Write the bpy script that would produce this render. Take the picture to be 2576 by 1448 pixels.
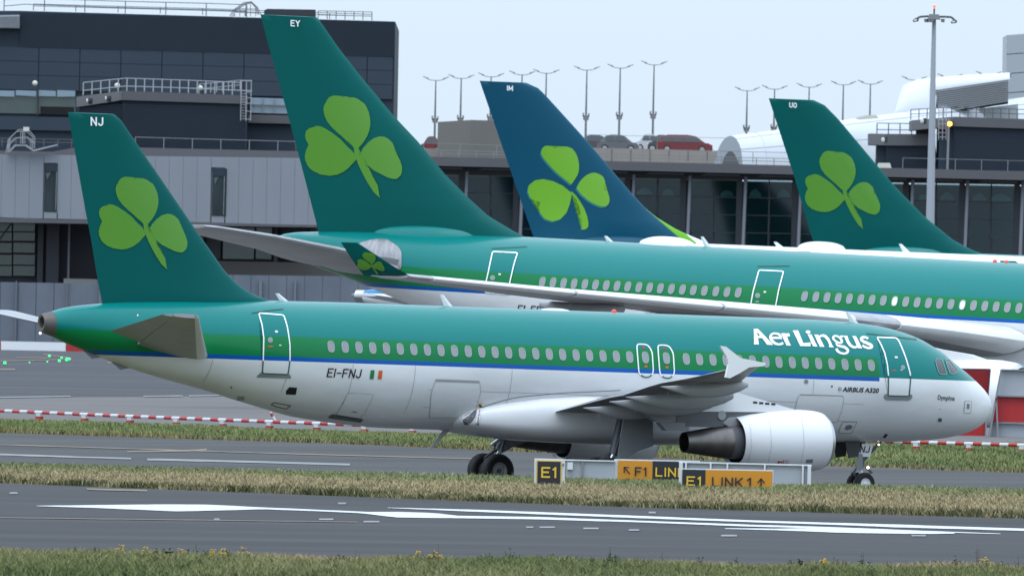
import bpy, bmesh, math, random
import numpy as np
from mathutils import Vector, Matrix
random.seed(7); RNG = np.random.default_rng(7)
sc = bpy.context.scene
for o in list(bpy.data.objects): bpy.data.objects.remove(o)
COL = sc.collection
R = math.radians

# ------------------------------------------------------------------ camera, sky, sun, exposure
FPX, CX, CY, CAMH, ROLL, HOR = 45000.0, 1287.5, 724.0, 6.0, R(1.2), 786.2   # a 629 mm tele lens, 1.2 degrees of roll
PIT = math.atan((CY - HOR) / FPX)
cf = np.array([0, math.cos(PIT), -math.sin(PIT)]); cr = np.array([1.0, 0, 0]); cu = np.cross(cr, cf)
right = cr * math.cos(ROLL) + cu * math.sin(ROLL); upv = cu * math.cos(ROLL) - cr * math.sin(ROLL)
cam = bpy.data.cameras.new('camera'); camo = bpy.data.objects.new('camera', cam); COL.objects.link(camo)
camo.matrix_world = Matrix(((right[0], upv[0], -cf[0], 0), (right[1], upv[1], -cf[1], 0), (right[2], upv[2], -cf[2], CAMH), (0, 0, 0, 1)))
cam.sensor_width = 36; cam.lens = 36 * FPX / 2575; cam.clip_start = 1; cam.clip_end = 20000
cam.dof.use_dof = True; cam.dof.focus_distance = 640; cam.dof.aperture_fstop = 7
sc.camera = camo

W = bpy.data.worlds.new('World'); sc.world = W; W.use_nodes = True
nt = W.node_tree; nt.nodes.clear()
sky = nt.nodes.new('ShaderNodeTexSky'); sky.sky_type = 'NISHITA'; sky.sun_disc = False
SUN_EL, SUN_AZ = R(66), R(200)
sky.sun_elevation = SUN_EL; sky.sun_rotation = SUN_AZ; sky.air_density = 1.0; sky.dust_density = 2.0; sky.ozone_density = 1.5
hs = nt.nodes.new('ShaderNodeMix'); hs.data_type = 'RGBA'; hs.inputs['Factor'].default_value = 0.72
hs.inputs['B'].default_value = (8.7, 10.5, 12.4, 1)          # the even overcast veil
bg = nt.nodes.new('ShaderNodeBackground'); bg.inputs['Strength'].default_value = 0.105
wo = nt.nodes.new('ShaderNodeOutputWorld')
# an overcast dome brightens evenly towards the zenith (the CIE overcast sky does so threefold)
gt_ = nt.nodes.new('ShaderNodeTexCoord'); sz_ = nt.nodes.new('ShaderNodeSeparateXYZ'); nt.links.new(gt_.outputs['Generated'], sz_.inputs[0])
mr = nt.nodes.new('ShaderNodeMapRange'); mr.inputs['From Min'].default_value = 0; mr.inputs['From Max'].default_value = 1; mr.inputs['To Min'].default_value = 1; mr.inputs['To Max'].default_value = 2.4; nt.links.new(sz_.outputs['Z'], mr.inputs['Value'])
mm = nt.nodes.new('ShaderNodeVectorMath'); mm.operation = 'SCALE'; nt.links.new(hs.outputs['Result'], mm.inputs[0]); nt.links.new(mr.outputs['Result'], mm.inputs['Scale'])
nt.links.new(sky.outputs['Color'], hs.inputs['A']); nt.links.new(mm.outputs['Vector'], bg.inputs['Color']); nt.links.new(bg.outputs[0], wo.inputs[0])
sun = bpy.data.lights.new('sun', 'SUN'); sun.energy = 1.0; sun.angle = R(50); sun.color = (1, 0.97, 0.93)
suno = bpy.data.objects.new('sun', sun); COL.objects.link(suno)
sdir = Vector((math.sin(SUN_AZ) * math.cos(SUN_EL), math.cos(SUN_AZ) * math.cos(SUN_EL), math.sin(SUN_EL)))
suno.rotation_euler = sdir.to_track_quat('Z', 'Y').to_euler(); suno.location = (0, 0, 200)
vs = sc.view_settings; vs.view_transform = 'Standard'; vs.look = 'None'; vs.exposure = 0.0; vs.gamma = 1.0; vs.use_curve_mapping = False

# ------------------------------------------------------------------ pixel rays (measured on a 2575 px wide print of the photograph)
def ray(px, py):
    px = np.asarray(px, float); py = np.asarray(py, float)
    dx = px - CX; dy = py - CY; c, s = math.cos(ROLL), math.sin(ROLL)
    x = (dx * c + dy * s) / FPX; y = (-dx * s + dy * c) / FPX
    v = x[..., None] * cr - y[..., None] * cu + cf
    return v / v[..., 1:2]
CAM = np.array([0, 0, CAMH])
def at(px, py, Y):
    return CAM + ray(px, py) * np.asarray(Y, float)[..., None]
def hermite(x, xs, ys):
    xs = np.asarray(xs, float); ys = np.asarray(ys, float); x = np.clip(np.asarray(x, float), xs[0], xs[-1])
    d = np.diff(ys) / np.diff(xs); m = np.zeros(len(xs)); m[1:-1] = np.where(d[:-1] * d[1:] > 0, 2 * d[:-1] * d[1:] / (d[:-1] + d[1:] + 1e-12), 0); m[0] = d[0]; m[-1] = d[-1]
    i = np.clip(np.searchsorted(xs, x) - 1, 0, len(xs) - 2); h = xs[i + 1] - xs[i]; t = (x - xs[i]) / h
    return (2*t**3-3*t**2+1)*ys[i] + (t**3-2*t**2+t)*h*m[i] + (-2*t**3+3*t**2)*ys[i+1] + (t**3-t**2)*h*m[i+1]
GW = [-300, 430, 469, 488, 507, 530, 553, 562, 592, 601, 628, 649, 662, 678, 698, 760, 1050, 1250, 1300, 9000]
GZ = [-.8, -.8, -.78, -.70, -.58, -.3, .01, .2, .5, .0, .02, .62, 1.06, 1.235, 1.374, 1.6, 2.3, 2.66, 2.72, 2.72]
def ground_z(X, Y):
    return hermite(np.asarray(Y, float) + .5 * np.clip(X, -60, 60), GW, GZ)
def ground_at(px, py):                       # first meeting of the pixel's ray with the terrain
    r = ray(px, py); Ys = np.linspace(440, 1320, 4400)
    out = []
    for v in np.atleast_2d(r):
        P = CAM + v * Ys[:, None]; f = P[:, 2] - ground_z(P[:, 0], P[:, 1]); k = np.argmax(f < 0)
        out.append(P[k])
    return np.array(out)

# ------------------------------------------------------------------ materials
MATS = {}
def mat(name, rgb, rough=.5, metal=0, coat=0, spec=.5, emit=None, es=1, noise=None, bump=None, wave=None):
    """noise=(scale, amount, second rgb) ; bump=(scale, strength) ; wave=(axis, scale, strength)"""
    m = bpy.data.materials.new(name); m.use_nodes = True; n = m.node_tree.nodes; l = m.node_tree.links
    b = n['Principled BSDF']; b.inputs['Base Color'].default_value = (*rgb, 1); b.inputs['Roughness'].default_value = rough
    b.inputs['Metallic'].default_value = metal; b.inputs['Coat Weight'].default_value = coat; b.inputs['Coat Roughness'].default_value = .08
    b.inputs['Specular IOR Level'].default_value = spec
    if emit: b.inputs['Emission Color'].default_value = (*emit, 1); b.inputs['Emission Strength'].default_value = es
    if noise or bump or wave: tc = n.new('ShaderNodeTexCoord')
    if noise:
        s, a, c2 = noise[:3]
        mp = n.new('ShaderNodeMapping'); mp.inputs['Scale'].default_value = noise[3] if len(noise) > 3 else (1, 1, 1)
        nz = n.new('ShaderNodeTexNoise'); nz.inputs['Scale'].default_value = s; nz.inputs['Detail'].default_value = 6; nz.inputs['Roughness'].default_value = .6
        rp = n.new('ShaderNodeValToRGB'); rp.color_ramp.elements[0].position = .5 - .22 ; rp.color_ramp.elements[1].position = .5 + .22
        rp.color_ramp.elements[0].color = (*rgb, 1); rp.color_ramp.elements[1].color = (*[rgb[i] * (1 - a) + c2[i] * a for i in range(3)], 1)
        l.new(tc.outputs['Object'], mp.inputs[0]); l.new(mp.outputs[0], nz.inputs['Vector']); l.new(nz.outputs['Fac'], rp.inputs[0]); l.new(rp.outputs[0], b.inputs['Base Color'])
    if bump:
        nz2 = n.new('ShaderNodeTexNoise'); nz2.inputs['Scale'].default_value = bump[0]; nz2.inputs['Detail'].default_value = 4
        bp = n.new('ShaderNodeBump'); bp.inputs['Strength'].default_value = bump[1]; bp.inputs['Distance'].default_value = .05
        l.new(tc.outputs['Object'], nz2.inputs['Vector']); l.new(nz2.outputs['Fac'], bp.inputs['Height']); l.new(bp.outputs[0], b.inputs['Normal'])
    if wave:
        wv = n.new('ShaderNodeTexWave'); wv.bands_direction = wave[0]; wv.inputs['Scale'].default_value = wave[1]; wv.wave_profile = 'SIN'
        bp = n.new('ShaderNodeBump'); bp.inputs['Strength'].default_value = wave[2]; bp.inputs['Distance'].default_value = .1
        l.new(tc.outputs['Object'], wv.inputs['Vector']); l.new(wv.outputs['Fac'], bp.inputs['Height']); l.new(bp.outputs[0], b.inputs['Normal'])
    MATS[name] = m; return m
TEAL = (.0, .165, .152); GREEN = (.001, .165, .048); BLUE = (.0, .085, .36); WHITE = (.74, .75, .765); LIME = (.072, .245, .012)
M_white = mat('white_paint', WHITE, .3, coat=.3, noise=(.6, .5, (.60, .60, .60), (.3, 1, 1)))
M_grey = mat('light_grey_paint', (.34, .35, .36), .4, coat=.05, noise=(.9, .7, (.24, .24, .25), (.4, 2, 1)))
M_dgrey = mat('dark_grey_paint', (.10, .105, .115), .5)
M_mgrey = mat('mid_grey_paint', (.22, .225, .24), .45, noise=(.9, .6, (.16, .165, .18)))
M_teal = mat('teal_paint', TEAL, .28, coat=.35)
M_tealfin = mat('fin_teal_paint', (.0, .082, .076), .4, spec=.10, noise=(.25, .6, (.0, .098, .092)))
M_green = mat('dark_green_trim', (.01, .10, .07), .4)
M_navy = mat('fin_blue_paint', (.0, .058, .108), .4, spec=.10, noise=(.3, .6, (.0, .074, .130)))
M_lime = mat('lime_paint', LIME, .35, coat=.2)
M_lime2 = mat('bright_lime_paint', (.13, .36, .008), .35, coat=.2)
M_limed = mat('teal_edge_paint', (.005, .16, .16), .35)
M_black = mat('black_paint', (.012, .012, .015), .5)
M_text = mat('black_lettering', (.015, .015, .02), .5)
M_wtext = mat('white_lettering', (.82, .84, .86), .35)
M_pane = mat('cabin_window_pane', (.29, .278, .305), .35, spec=.2)
M_blind = mat('window_blind', (.75, .74, .76), .4)
M_frame = mat('window_frame', (.25, .36, .33), .45, spec=.2)
M_metal = mat('bare_metal', (.55, .56, .58), .28, metal=1)
M_steel = mat('dark_exhaust_metal', (.20, .18, .165), .38, metal=.9, noise=(3, .7, (.10, .095, .09)))
M_hole = mat('deep_dark', (.006, .006, .007), .9)
M_tyre = mat('tyre_rubber', (.012, .012, .014), .75)
M_glass = mat('cockpit_glass', (.035, .045, .048), .06, coat=.5)
M_strut = mat('gear_strut', (.09, .095, .10), .4, metal=.3)
M_chrome = mat('oleo_chrome', (.75, .76, .78), .2, metal=1)
M_red = mat('red_paint', (.42, .016, .018), .5, noise=(2.5, .5, (.30, .012, .014)))
M_orange = mat('flag_orange', (.62, .11, .012), .5)
M_fgreen = mat('flag_green', (.006, .19, .07), .5)
M_yellow = mat('caution_yellow', (.60, .33, .03), .5)
M_lens = mat('clear_lamp', (.9, .9, .9), .1, emit=(1, .93, .8), es=3)
M_beacon = mat('red_beacon', (.5, .03, .03), .3, emit=(1, .1, .05), es=.5)
M_bluep = mat('sky_blue_paint', (.02, .19, .42), .35)
M_silver = mat('scuffed_silver', (.40, .39, .40), .35, metal=.6, noise=(1.5, .8, (.16, .15, .15), (4, 1, 1)))

def livery(name, zg, s0, z_green, z_blue, z_white, s_front=None, z_nose=None, tail=None):
    """bands of paint by height above the ground line, in the aircraft's own coordinates"""
    m = bpy.data.materials.new(name); m.use_nodes = True; n = m.node_tree.nodes; l = m.node_tree.links; b = n['Principled BSDF']
    b.inputs['Roughness'].default_value = .3; b.inputs['Specular IOR Level'].default_value = .12; b.inputs['Coat Weight'].default_value = .3; b.inputs['Coat Roughness'].default_value = .1
    tc = n.new('ShaderNodeTexCoord'); sp = n.new('ShaderNodeSeparateXYZ'); l.new(tc.outputs['Object'], sp.inputs[0])
    def gt(sock, v):
        k = n.new('ShaderNodeMath'); k.operation = 'GREATER_THAN'; l.new(sock, k.inputs[0]); k.inputs[1].default_value = v; return k.outputs[0]
    def mix(f, a, bb):
        k = n.new('ShaderNodeMix'); k.data_type = 'RGBA'; l.new(f, k.inputs['Factor'])
        for i, c in (('A', a), ('B', bb)):
            if isinstance(c, tuple): k.inputs[i].default_value = (*c, 1)
            else: l.new(c, k.inputs[i])
        return k.outputs['Result']
    nz = n.new('ShaderNodeTexNoise'); mp = n.new('ShaderNodeMapping'); mp.inputs['Scale'].default_value = (.25, 1, 1.0)
    l.new(tc.outputs['Object'], mp.inputs[0]); l.new(mp.outputs[0], nz.inputs['Vector']); nz.inputs['Scale'].default_value = 1.2; nz.inputs['Detail'].default_value = 5
    rp = n.new('ShaderNodeValToRGB'); rp.color_ramp.elements[0].position = .3; rp.color_ramp.elements[1].position = .7
    rp.color_ramp.elements[0].color = (.60, .61, .615, 1); rp.color_ramp.elements[1].color = (.74, .75, .765, 1); l.new(nz.outputs['Fac'], rp.inputs[0])
    c = mix(gt(sp.outputs['Z'], z_white + zg), rp.outputs[0], BLUE)
    c = mix(gt(sp.outputs['Z'], z_blue + zg), c, GREEN)
    c = mix(gt(sp.outputs['Z'], z_green + zg), c, TEAL)
    if s_front is not None:
        d = mix(gt(sp.outputs['Z'], z_nose + zg), rp.outputs[0], TEAL)
        c = mix(gt(sp.outputs['X'], s_front - s0), d, c)
    l.new(c, b.inputs['Base Color']); return m

# ------------------------------------------------------------------ mesh builder
class MB:
    def __init__(s): s.v = []; s.f = []
    def add(s, vs, fs):
        k = len(s.v); s.v += [tuple(map(float, p)) for p in vs]; s.f += [tuple(i + k for i in f) for f in fs]; return s
    def box(s, c, d, rot=None):
        h = np.array(d) / 2.0; P = np.array([[x, y, z] for x in (-1, 1) for y in (-1, 1) for z in (-1, 1)]) * h
        if rot is not None: P = P @ np.array(rot).T
        return s.add(P + np.array(c), [(0, 1, 3, 2), (4, 6, 7, 5), (0, 4, 5, 1), (2, 3, 7, 6), (0, 2, 6, 4), (1, 5, 7, 3)])
    def bar(s, a, b, w, h=None, up=(0, 0, 1)):
        a = np.array(a, float); b = np.array(b, float); h = h or w; d = b - a; L = np.linalg.norm(d); d /= L
        u = np.array(up, float)
        if abs(d @ u) > .98: u = np.array([0, 1., 0])
        x = np.cross(d, u); x /= np.linalg.norm(x); z = np.cross(x, d)
        return s.box((a + b) / 2, (w, L, h), np.stack([x, d, z], 1))
    def tube(s, pts, rad, n=10, cap=True):
        pts = [np.array(p, float) for p in pts]; rad = [rad] * len(pts) if np.isscalar(rad) else rad; rings = []
        for i, p in enumerate(pts):
            d = pts[min(i + 1, len(pts) - 1)] - pts[max(i - 1, 0)]; d /= np.linalg.norm(d)
            u = np.array([0, 0, 1.]) if abs(d[2]) < .9 else np.array([0, 1., 0]); x = np.cross(d, u); x /= np.linalg.norm(x); z = np.cross(x, d)
            rings.append([p + rad[i] * (math.cos(t) * x + math.sin(t) * z) for t in np.linspace(0, 2 * math.pi, n, endpoint=False)])
        return s.loft(rings, cap)
    def loft(s, rings, cap=True, close=True):
        n = len(rings[0]); k = len(s.v)
        for r in rings: s.v += [tuple(map(float, p)) for p in r]
        for i in range(len(rings) - 1):
            for j in range(n if close else n - 1):
                j2 = (j + 1) % n; s.f.append((k + i * n + j, k + i * n + j2, k + (i + 1) * n + j2, k + (i + 1) * n + j))
        if cap:
            s.f.append(tuple(k + j for j in range(n))[::-1]); s.f.append(tuple(k + (len(rings) - 1) * n + j for j in range(n)))
        return s
    def lathe(s, prof, o, ax, n=32, cap=False):
        """prof = [(distance along axis, radius)]"""
        o = np.array(o, float); ax = np.array(ax, float); ax /= np.linalg.norm(ax); u = np.array([0, 0, 1.]) if abs(ax[2]) < .9 else np.array([0, 1., 0])
        x = np.cross(ax, u); x /= np.linalg.norm(x); z = np.cross(x, ax)
        return s.loft([[o + ax * d + max(r, 1e-4) * (math.cos(t) * x + math.sin(t) * z) for t in np.linspace(0, 2 * math.pi, n, endpoint=False)] for d, r in prof], cap)
    def prism(s, poly, vec):
        """a polygon of 3-D points pushed along vec"""
        n = len(poly); a = [np.array(p, float) for p in poly]; b = [p + np.array(vec, float) for p in a]
        return s.add(a + b, [tuple(range(n)), tuple(range(n, 2 * n))[::-1]] + [(i, i + n, (i + 1) % n + n, (i + 1) % n) for i in range(n)])
    def ball(s, c, r, n=10, sq=(1, 1, 1)):
        c = np.array(c, float)
        return s.loft([[c + r * np.array([math.cos(a) * math.sin(b) * sq[0], math.sin(a) * math.sin(b) * sq[1], math.cos(b) * sq[2]]) for a in np.linspace(0, 2 * math.pi, n, endpoint=False)] for b in np.linspace(.02, math.pi - .02, max(5, n // 2 + 1))])
    def build(s, name, m, parent=None, smooth=False, angle=40, fix=True):
        me = bpy.data.meshes.new(name); me.from_pydata(s.v, [], s.f); me.materials.append(m)
        if fix:
            bm = bmesh.new(); bm.from_mesh(me); bmesh.ops.recalc_face_normals(bm, faces=bm.faces); bm.to_mesh(me); bm.free()
        if smooth:
            me.shade_smooth(); me.set_sharp_from_angle(angle=R(angle))
        o = bpy.data.objects.new(name, me); COL.objects.link(o)
        if parent is not None: o.parent = parent
        return o
def tag(o, label=None, cat=None, group=None, kind=None):
    for k, v in (('label', label), ('category', cat), ('group', group), ('kind', kind)):
        if v: o[k] = v
    return o
def thing(name, label, cat, loc=(0, 0, 0), group=None, mw=None):
    o = bpy.data.objects.new(name, None); COL.objects.link(o); o.empty_display_size = .5
    if mw is not None: o.matrix_world = mw
    else: o.location = loc
    return tag(o, label, cat, group)
def copy_tree(src, parent=None):
    c = src.copy(); COL.objects.link(c)
    if parent is not None: c.parent = parent
    for ch in list(src.children): copy_tree(ch, c)
    return c
def local(o, parent): return o
ORD = ['first', 'second', 'third', 'fourth', 'fifth', 'sixth', 'seventh', 'eighth', 'ninth', 'tenth', 'eleventh', 'twelfth']
# ------------------------------------------------------------------ ground, runway, taxiway, apron
def attr_mat(name, rough=.8, trans=0):
    m = bpy.data.materials.new(name); m.use_nodes = True; n = m.node_tree.nodes; l = m.node_tree.links; b = n['Principled BSDF']
    a = n.new('ShaderNodeVertexColor'); a.layer_name = 'Col'; l.new(a.outputs['Color'], b.inputs['Base Color']); b.inputs['Roughness'].default_value = rough
    b.inputs['Specular IOR Level'].default_value = .1
    g = n.new('ShaderNodeNewGeometry'); k = n.new('ShaderNodeMix'); k.data_type = 'VECTOR'; k.inputs['Factor'].default_value = .7; k.inputs['B'].default_value = (0, -.15, 1); l.new(g.outputs['Normal'], k.inputs['A']); l.new(k.outputs['Result'], b.inputs['Normal'])   # normals bent upwards so all blades shade evenly, with less speckle
    return m
M_soil = mat('turf_soil', (.075, .085, .03), .9, noise=(.35, .8, (.15, .125, .06), (1, .15, 1)))
M_verge = mat('verge_turf', (.07, .09, .028), .9, noise=(.6, .8, (.13, .115, .05)))
def asphalt(name, rgb, rgb2, streak):
    m = mat(name, rgb, .92, spec=.03, noise=(1.0, 1.0, rgb2, streak), bump=(30, .15)); return m
M_runway = asphalt('runway_asphalt', (.058, .058, .060), (.082, .082, .085), (.025, .16, 1))
M_taxi = asphalt('taxiway_asphalt', (.066, .066, .068), (.10, .10, .099), (.03, .22, 1))
M_apron = asphalt('apron_asphalt', (.068, .069, .076), (.095, .095, .102), (.012, .09, 1))
M_conc = asphalt('apron_concrete', (.135, .128, .125), (.165, .156, .152), (.03, .12, 1))
M_line = mat('white_line_paint', (.62, .64, .66), .6, noise=(1.2, .9, (.40, .41, .43), (.12, 3, 1)))
M_worn = mat('worn_white_paint', (.27, .27, .27), .7, noise=(1.2, 1, (.08, .08, .085), (.3, 2, 1)))
M_yline = mat('yellow_line_paint', (.22, .16, .08), .7, noise=(.8, 1, (.075, .072, .07), (.3, 2, 1)))

def sheet(name, near, far, m, off, rows=32, cols=70, x0=-260, x1=2840, kind='structure', wob=0):
    """a strip of ground between two lines; each line is a list of pixels or a number = a constant skewed depth"""
    xs = np.linspace(x0, x1, cols)
    def line(d):
        if isinstance(d, (int, float)):
            r = ray(xs, np.full(cols, 1200.)); Y = d / (1 + .5 * r[:, 0]); return np.stack([r[:, 0] * Y, Y], 1)
        d = np.array(d, float); return ground_at(xs, np.interp(xs, d[:, 0], d[:, 1]))[:, :2]
    A, B = line(near), line(far)
    if wob:
        t = np.linspace(0, 60, cols); B[:, 1] += wob * (np.sin(t * 3.1) + np.sin(t * 1.3 + 2) + .7 * np.sin(t * 7.7))
    V = []
    for i in range(rows + 1):
        P = A + (B - A) * (i / rows); V += [(x, y, z + off) for x, y, z in zip(P[:, 0], P[:, 1], ground_z(P[:, 0], P[:, 1]))]
    F = [(i * cols + j, i * cols + j + 1, (i + 1) * cols + j + 1, (i + 1) * cols + j) for i in range(rows) for j in range(cols - 1)]
    mb = MB(); mb.v = V; mb.f = F
    return tag(mb.build(name, m, smooth=True, fix=False), kind=kind)
gx = np.concatenate([[-6000, -2000, -600, -200, -100], np.arange(-60, 61, 2.5), [100, 200, 600, 2000, 6000]])
gy = np.concatenate([[-300, 0, 200, 350], np.arange(430, 762, 1.5), np.arange(775, 1320, 12), [1500, 2500, 5000, 14000]])
GX, GY = np.meshgrid(gx, gy); GZZ = ground_z(GX, GY)
mb = MB(); mb.v = [tuple(p) for p in np.stack([GX.ravel(), GY.ravel(), GZZ.ravel()], 1)]; nx = len(gx)
mb.f = [(i * nx + j, i * nx + j + 1, (i + 1) * nx + j + 1, (i + 1) * nx + j) for i in range(len(gy) - 1) for j in range(nx - 1)]
tag(mb.build('ground', M_soil, smooth=True, fix=False), kind='structure')
RWY_FAR = [(-260, 1206), (0, 1216.6), (870, 1250), (1542, 1276), (2575, 1306), (2840, 1314)]
TAXI_FAR = [(-260, 1081), (0, 1090), (872, 1118), (1211, 1133), (2068, 1173), (2575, 1191), (2840, 1201)]
APRON_NEAR = [(-260, 1054), (0, 1064), (560, 1080), (900, 1094), (2575, 1124), (2840, 1128)]
CONC_FAR = [(-260, 1004), (0, 1002), (552, 997), (1500, 1010), (2575, 1030), (2840, 1034)]
sheet('runway', 466, RWY_FAR, M_runway, .03, rows=60)
sheet('taxiway', 599, TAXI_FAR, M_taxi, .03, rows=50, wob=0)
sheet('concrete_apron', APRON_NEAR, CONC_FAR, M_conc, .03)
def apron_world():
    xs = np.linspace(-260, 2840, 70); P = ground_at(xs, np.interp(xs, *np.array(CONC_FAR).T)); V = []; rows = 40
    for i in range(rows + 1):
        Y = P[:, 1] + (1330 - P[:, 1]) * i / rows; X = P[:, 0] * (1 + 1.6 * i / rows) ; V += [(x, y, z + .03) for x, y, z in zip(X, Y, ground_z(X, Y))]
    mb = MB(); mb.v = V; mb.f = [(i * 70 + j, i * 70 + j + 1, (i + 1) * 70 + j + 1, (i + 1) * 70 + j) for i in range(rows) for j in range(69)]
    tag(mb.build('apron', M_apron, smooth=True, fix=False), kind='structure')
apron_world()
def paint(name, polys, m, off=.05):
    """painted marking: each poly is (top edge pixels, bottom edge pixels), laid on the terrain in short pieces"""
    mb = MB()
    for top, bot in polys:
        top = np.array(top, float); bot = np.array(bot, float); x0, x1 = max(top[0, 0], bot[0, 0]), min(top[-1, 0], bot[-1, 0]); n = max(2, int((x1 - x0) / 25))
        xs = np.linspace(x0, x1, n + 1); A = ground_at(xs, np.interp(xs, *top.T)); B = ground_at(xs, np.interp(xs, *bot.T) + .15)
        for P in (A, B): P[:, 2] = ground_z(P[:, 0], P[:, 1]) + off
        k = len(mb.v); V = []
        for i in range(n + 1):
            for t in (0, .5, 1):
                q = B[i] * (1 - t) + A[i] * t; q[2] = ground_z(q[0], q[1]) + off; V.append(tuple(q))
        mb.add(V, [(i * 3 + j, i * 3 + 3 + j, i * 3 + 4 + j, i * 3 + 1 + j) for i in range(n) for j in (0, 1)])
    return tag(mb.build(name, m, fix=False), kind='structure')
def dl(pts, w): return ([(x, y - w / 2) for x, y in pts], [(x, y + w / 2) for x, y in pts])
paint('runway_marking', [
    ([(92, 1275), (260, 1273), (420, 1271.5), (520, 1272), (660, 1279), (800, 1285), (930, 1290.5), (1000, 1290.5), (1090, 1293), (1150, 1300), (1350, 1303), (1609, 1312.5), (1883, 1322.5), (2103, 1329), (2300, 1337), (2516, 1345)],
     [(92, 1275.6), (260, 1281), (440, 1289), (540, 1287), (660, 1283.5), (800, 1288.5), (910, 1293.5), (994, 1304), (1080, 1305.5), (1150, 1306), (1350, 1309), (1609, 1316.5), (1883, 1327), (2103, 1333), (2300, 1340), (2516, 1346)]),
    ([(975, 1279.5), (1200, 1285), (1609, 1300.5), (1900, 1312), (2103, 1318), (2250, 1322), (2575, 1332.5), (2700, 1337)], [(975, 1280.3), (1200, 1290), (1609, 1306), (1900, 1316.5), (2103, 1323), (2250, 1329), (2575, 1338), (2700, 1342)]),
    ([(1823, 1331.5), (1950, 1332.5), (2070, 1331), (2160, 1333.5), (2260, 1337), (2400, 1342)], [(1823, 1333), (1950, 1336.5), (2110, 1342.5), (2240, 1345), (2330, 1345.5), (2400, 1345)])], M_line)
paint('inset_light_patch', [dl([(x - w, y), (x + w, y)], 4) for x, y, w in ((545, 1309, 7), (820, 1309, 18), (934, 1315, 20), (1332, 1329, 9), (1376, 1329, 19), (1486, 1332, 19), (1594, 1336, 13), (860, 1269, 10), (34, 1243, 10), (2310, 1350, 18), (1833, 1350, 20), (1640, 1292, 9))], M_worn)  # flat pale patches stand in for the inset runway lights
paint('yellow_edge_marking', [dl([(218, 1232.5), (290, 1235), (370, 1236.8)], 4), dl([(0, 1305), (420, 1310), (900, 1316)], 1.6)], M_yline)
paint('taxiway_marking', [dl([(0, 1121), (330, 1131), (700, 1143), (1250, 1158)], 2), dl([(320, 1138.5), (480, 1136), (520, 1133)], 3.5)], M_yline)
paint('taxiway_edge_marking', [dl([(-40, 1144), (160, 1151), (330, 1156)], 4), dl([(370, 1158), (600, 1163), (880, 1171)], 5)], M_worn)
paint('apron_edge_marking', [dl([(-30, 1002.5), (178, 999)], 2.5), dl([(360, 999.5), (460, 998)], 2.5), dl([(475, 998), (556, 996.5)], 2.5)], M_worn, .06)
paint('apron_guide_marking', [dl([(40, 901), (120, 902)], 1.5), dl([(-10, 910), (90, 908), (180, 905)], 1.5), dl([(110, 893), (180, 903)], 2), dl([(-30, 931), (38, 931)], 3), dl([(270, 914), (370, 914)], 2)], M_yline, .06)

# ------------------------------------------------------------------ grass (blades nobody could count)
M_blade = attr_mat('grass_blades', .7)
def blades(name, P, H, C, lean=.5, wid=.03, seed=1):
    rg = np.random.default_rng(seed); n = len(P); a = rg.uniform(0, 2 * np.pi, n); w = wid * rg.uniform(.6, 1.4, n)
    d = np.stack([np.cos(a) * w, np.sin(a) * w * .4, np.zeros(n)], 1); L = rg.normal(0, lean, (n, 2)) * H[:, None] * .6
    tip = P + np.stack([L[:, 0], L[:, 1], H], 1); mid = P + np.stack([L[:, 0] * .35, L[:, 1] * .35, H * .55], 1)
    V = np.stack([P - d, P + d, mid + d * .8, mid - d * .8, tip], 1).reshape(-1, 3); b = np.arange(n)[:, None] * 5
    me = bpy.data.meshes.new(name); me.vertices.add(n * 5); me.vertices.foreach_set('co', V.astype(np.float32).ravel())
    quads = b + np.array([[0, 1, 2, 3]]); tris = b + np.array([[3, 2, 4]])
    loops = np.concatenate([quads, tris], 1).ravel(); me.loops.add(len(loops)); me.loops.foreach_set('vertex_index', loops.astype(np.int32))
    st = (np.arange(n)[:, None] * 7 + np.array([[0, 4]])).ravel(); tot = np.tile([4, 3], n)
    me.polygons.add(2 * n); me.polygons.foreach_set('loop_start', st.astype(np.int32)); me.polygons.foreach_set('loop_total', tot.astype(np.int32)); me.update()
    ca = me.color_attributes.new('Col', 'FLOAT_COLOR', 'POINT'); cc = np.concatenate([np.repeat(C, 5, 0), np.ones((n * 5, 1))], 1)
    ca.data.foreach_set('color', cc.astype(np.float32).ravel()); me.materials.append(M_blade)
    o = bpy.data.objects.new(name, me); COL.objects.link(o); return tag(o, kind='stuff')
def vnoise(x, y, s, seed):
    rg = np.random.default_rng(seed); out = 0
    for k in range(5):
        f = s * 1.9 ** k; p = rg.uniform(0, 6.28, 4); an = rg.uniform(0, 6.28)
        out = out + np.sin(x * f * math.cos(an) + y * f * math.sin(an) + p[0] + 1.3 * np.sin(x * f * .7 + p[1])) / 1.5 ** k
    return out / 2.2
STRAW = np.array([.33, .265, .145]); GRN = np.array([.118, .150, .052]); DKG = np.array([.038, .058, .018]); LGT = np.array([.25, .265, .125]); BROWN = np.array([.16, .12, .06])
def strip_points(n, near, far, seed, pw=1.0, x0=-120, x1=2700):
    rg = np.random.default_rng(seed); px = rg.uniform(x0, x1, n); xs = np.linspace(x0 - 50, x1 + 50, 60)
    def line(d):
        if isinstance(d, (int, float)): r = ray(xs, np.full(60, 1200.)); Y = d / (1 + .5 * r[:, 0]); return np.stack([r[:, 0] * Y, Y], 1)
        d = np.array(d, float); return ground_at(xs, np.interp(xs, d[:, 0], d[:, 1]))[:, :2]
    A, B = line(near), line(far); t = rg.uniform(0, 1, n) ** pw
    ax, ay, bx, by = [np.interp(px, xs, q) for q in (A[:, 0], A[:, 1], B[:, 0], B[:, 1])]
    X = ax + (bx - ax) * t; Y = ay + (by - ay) * t; return X, Y, t, rg
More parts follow.
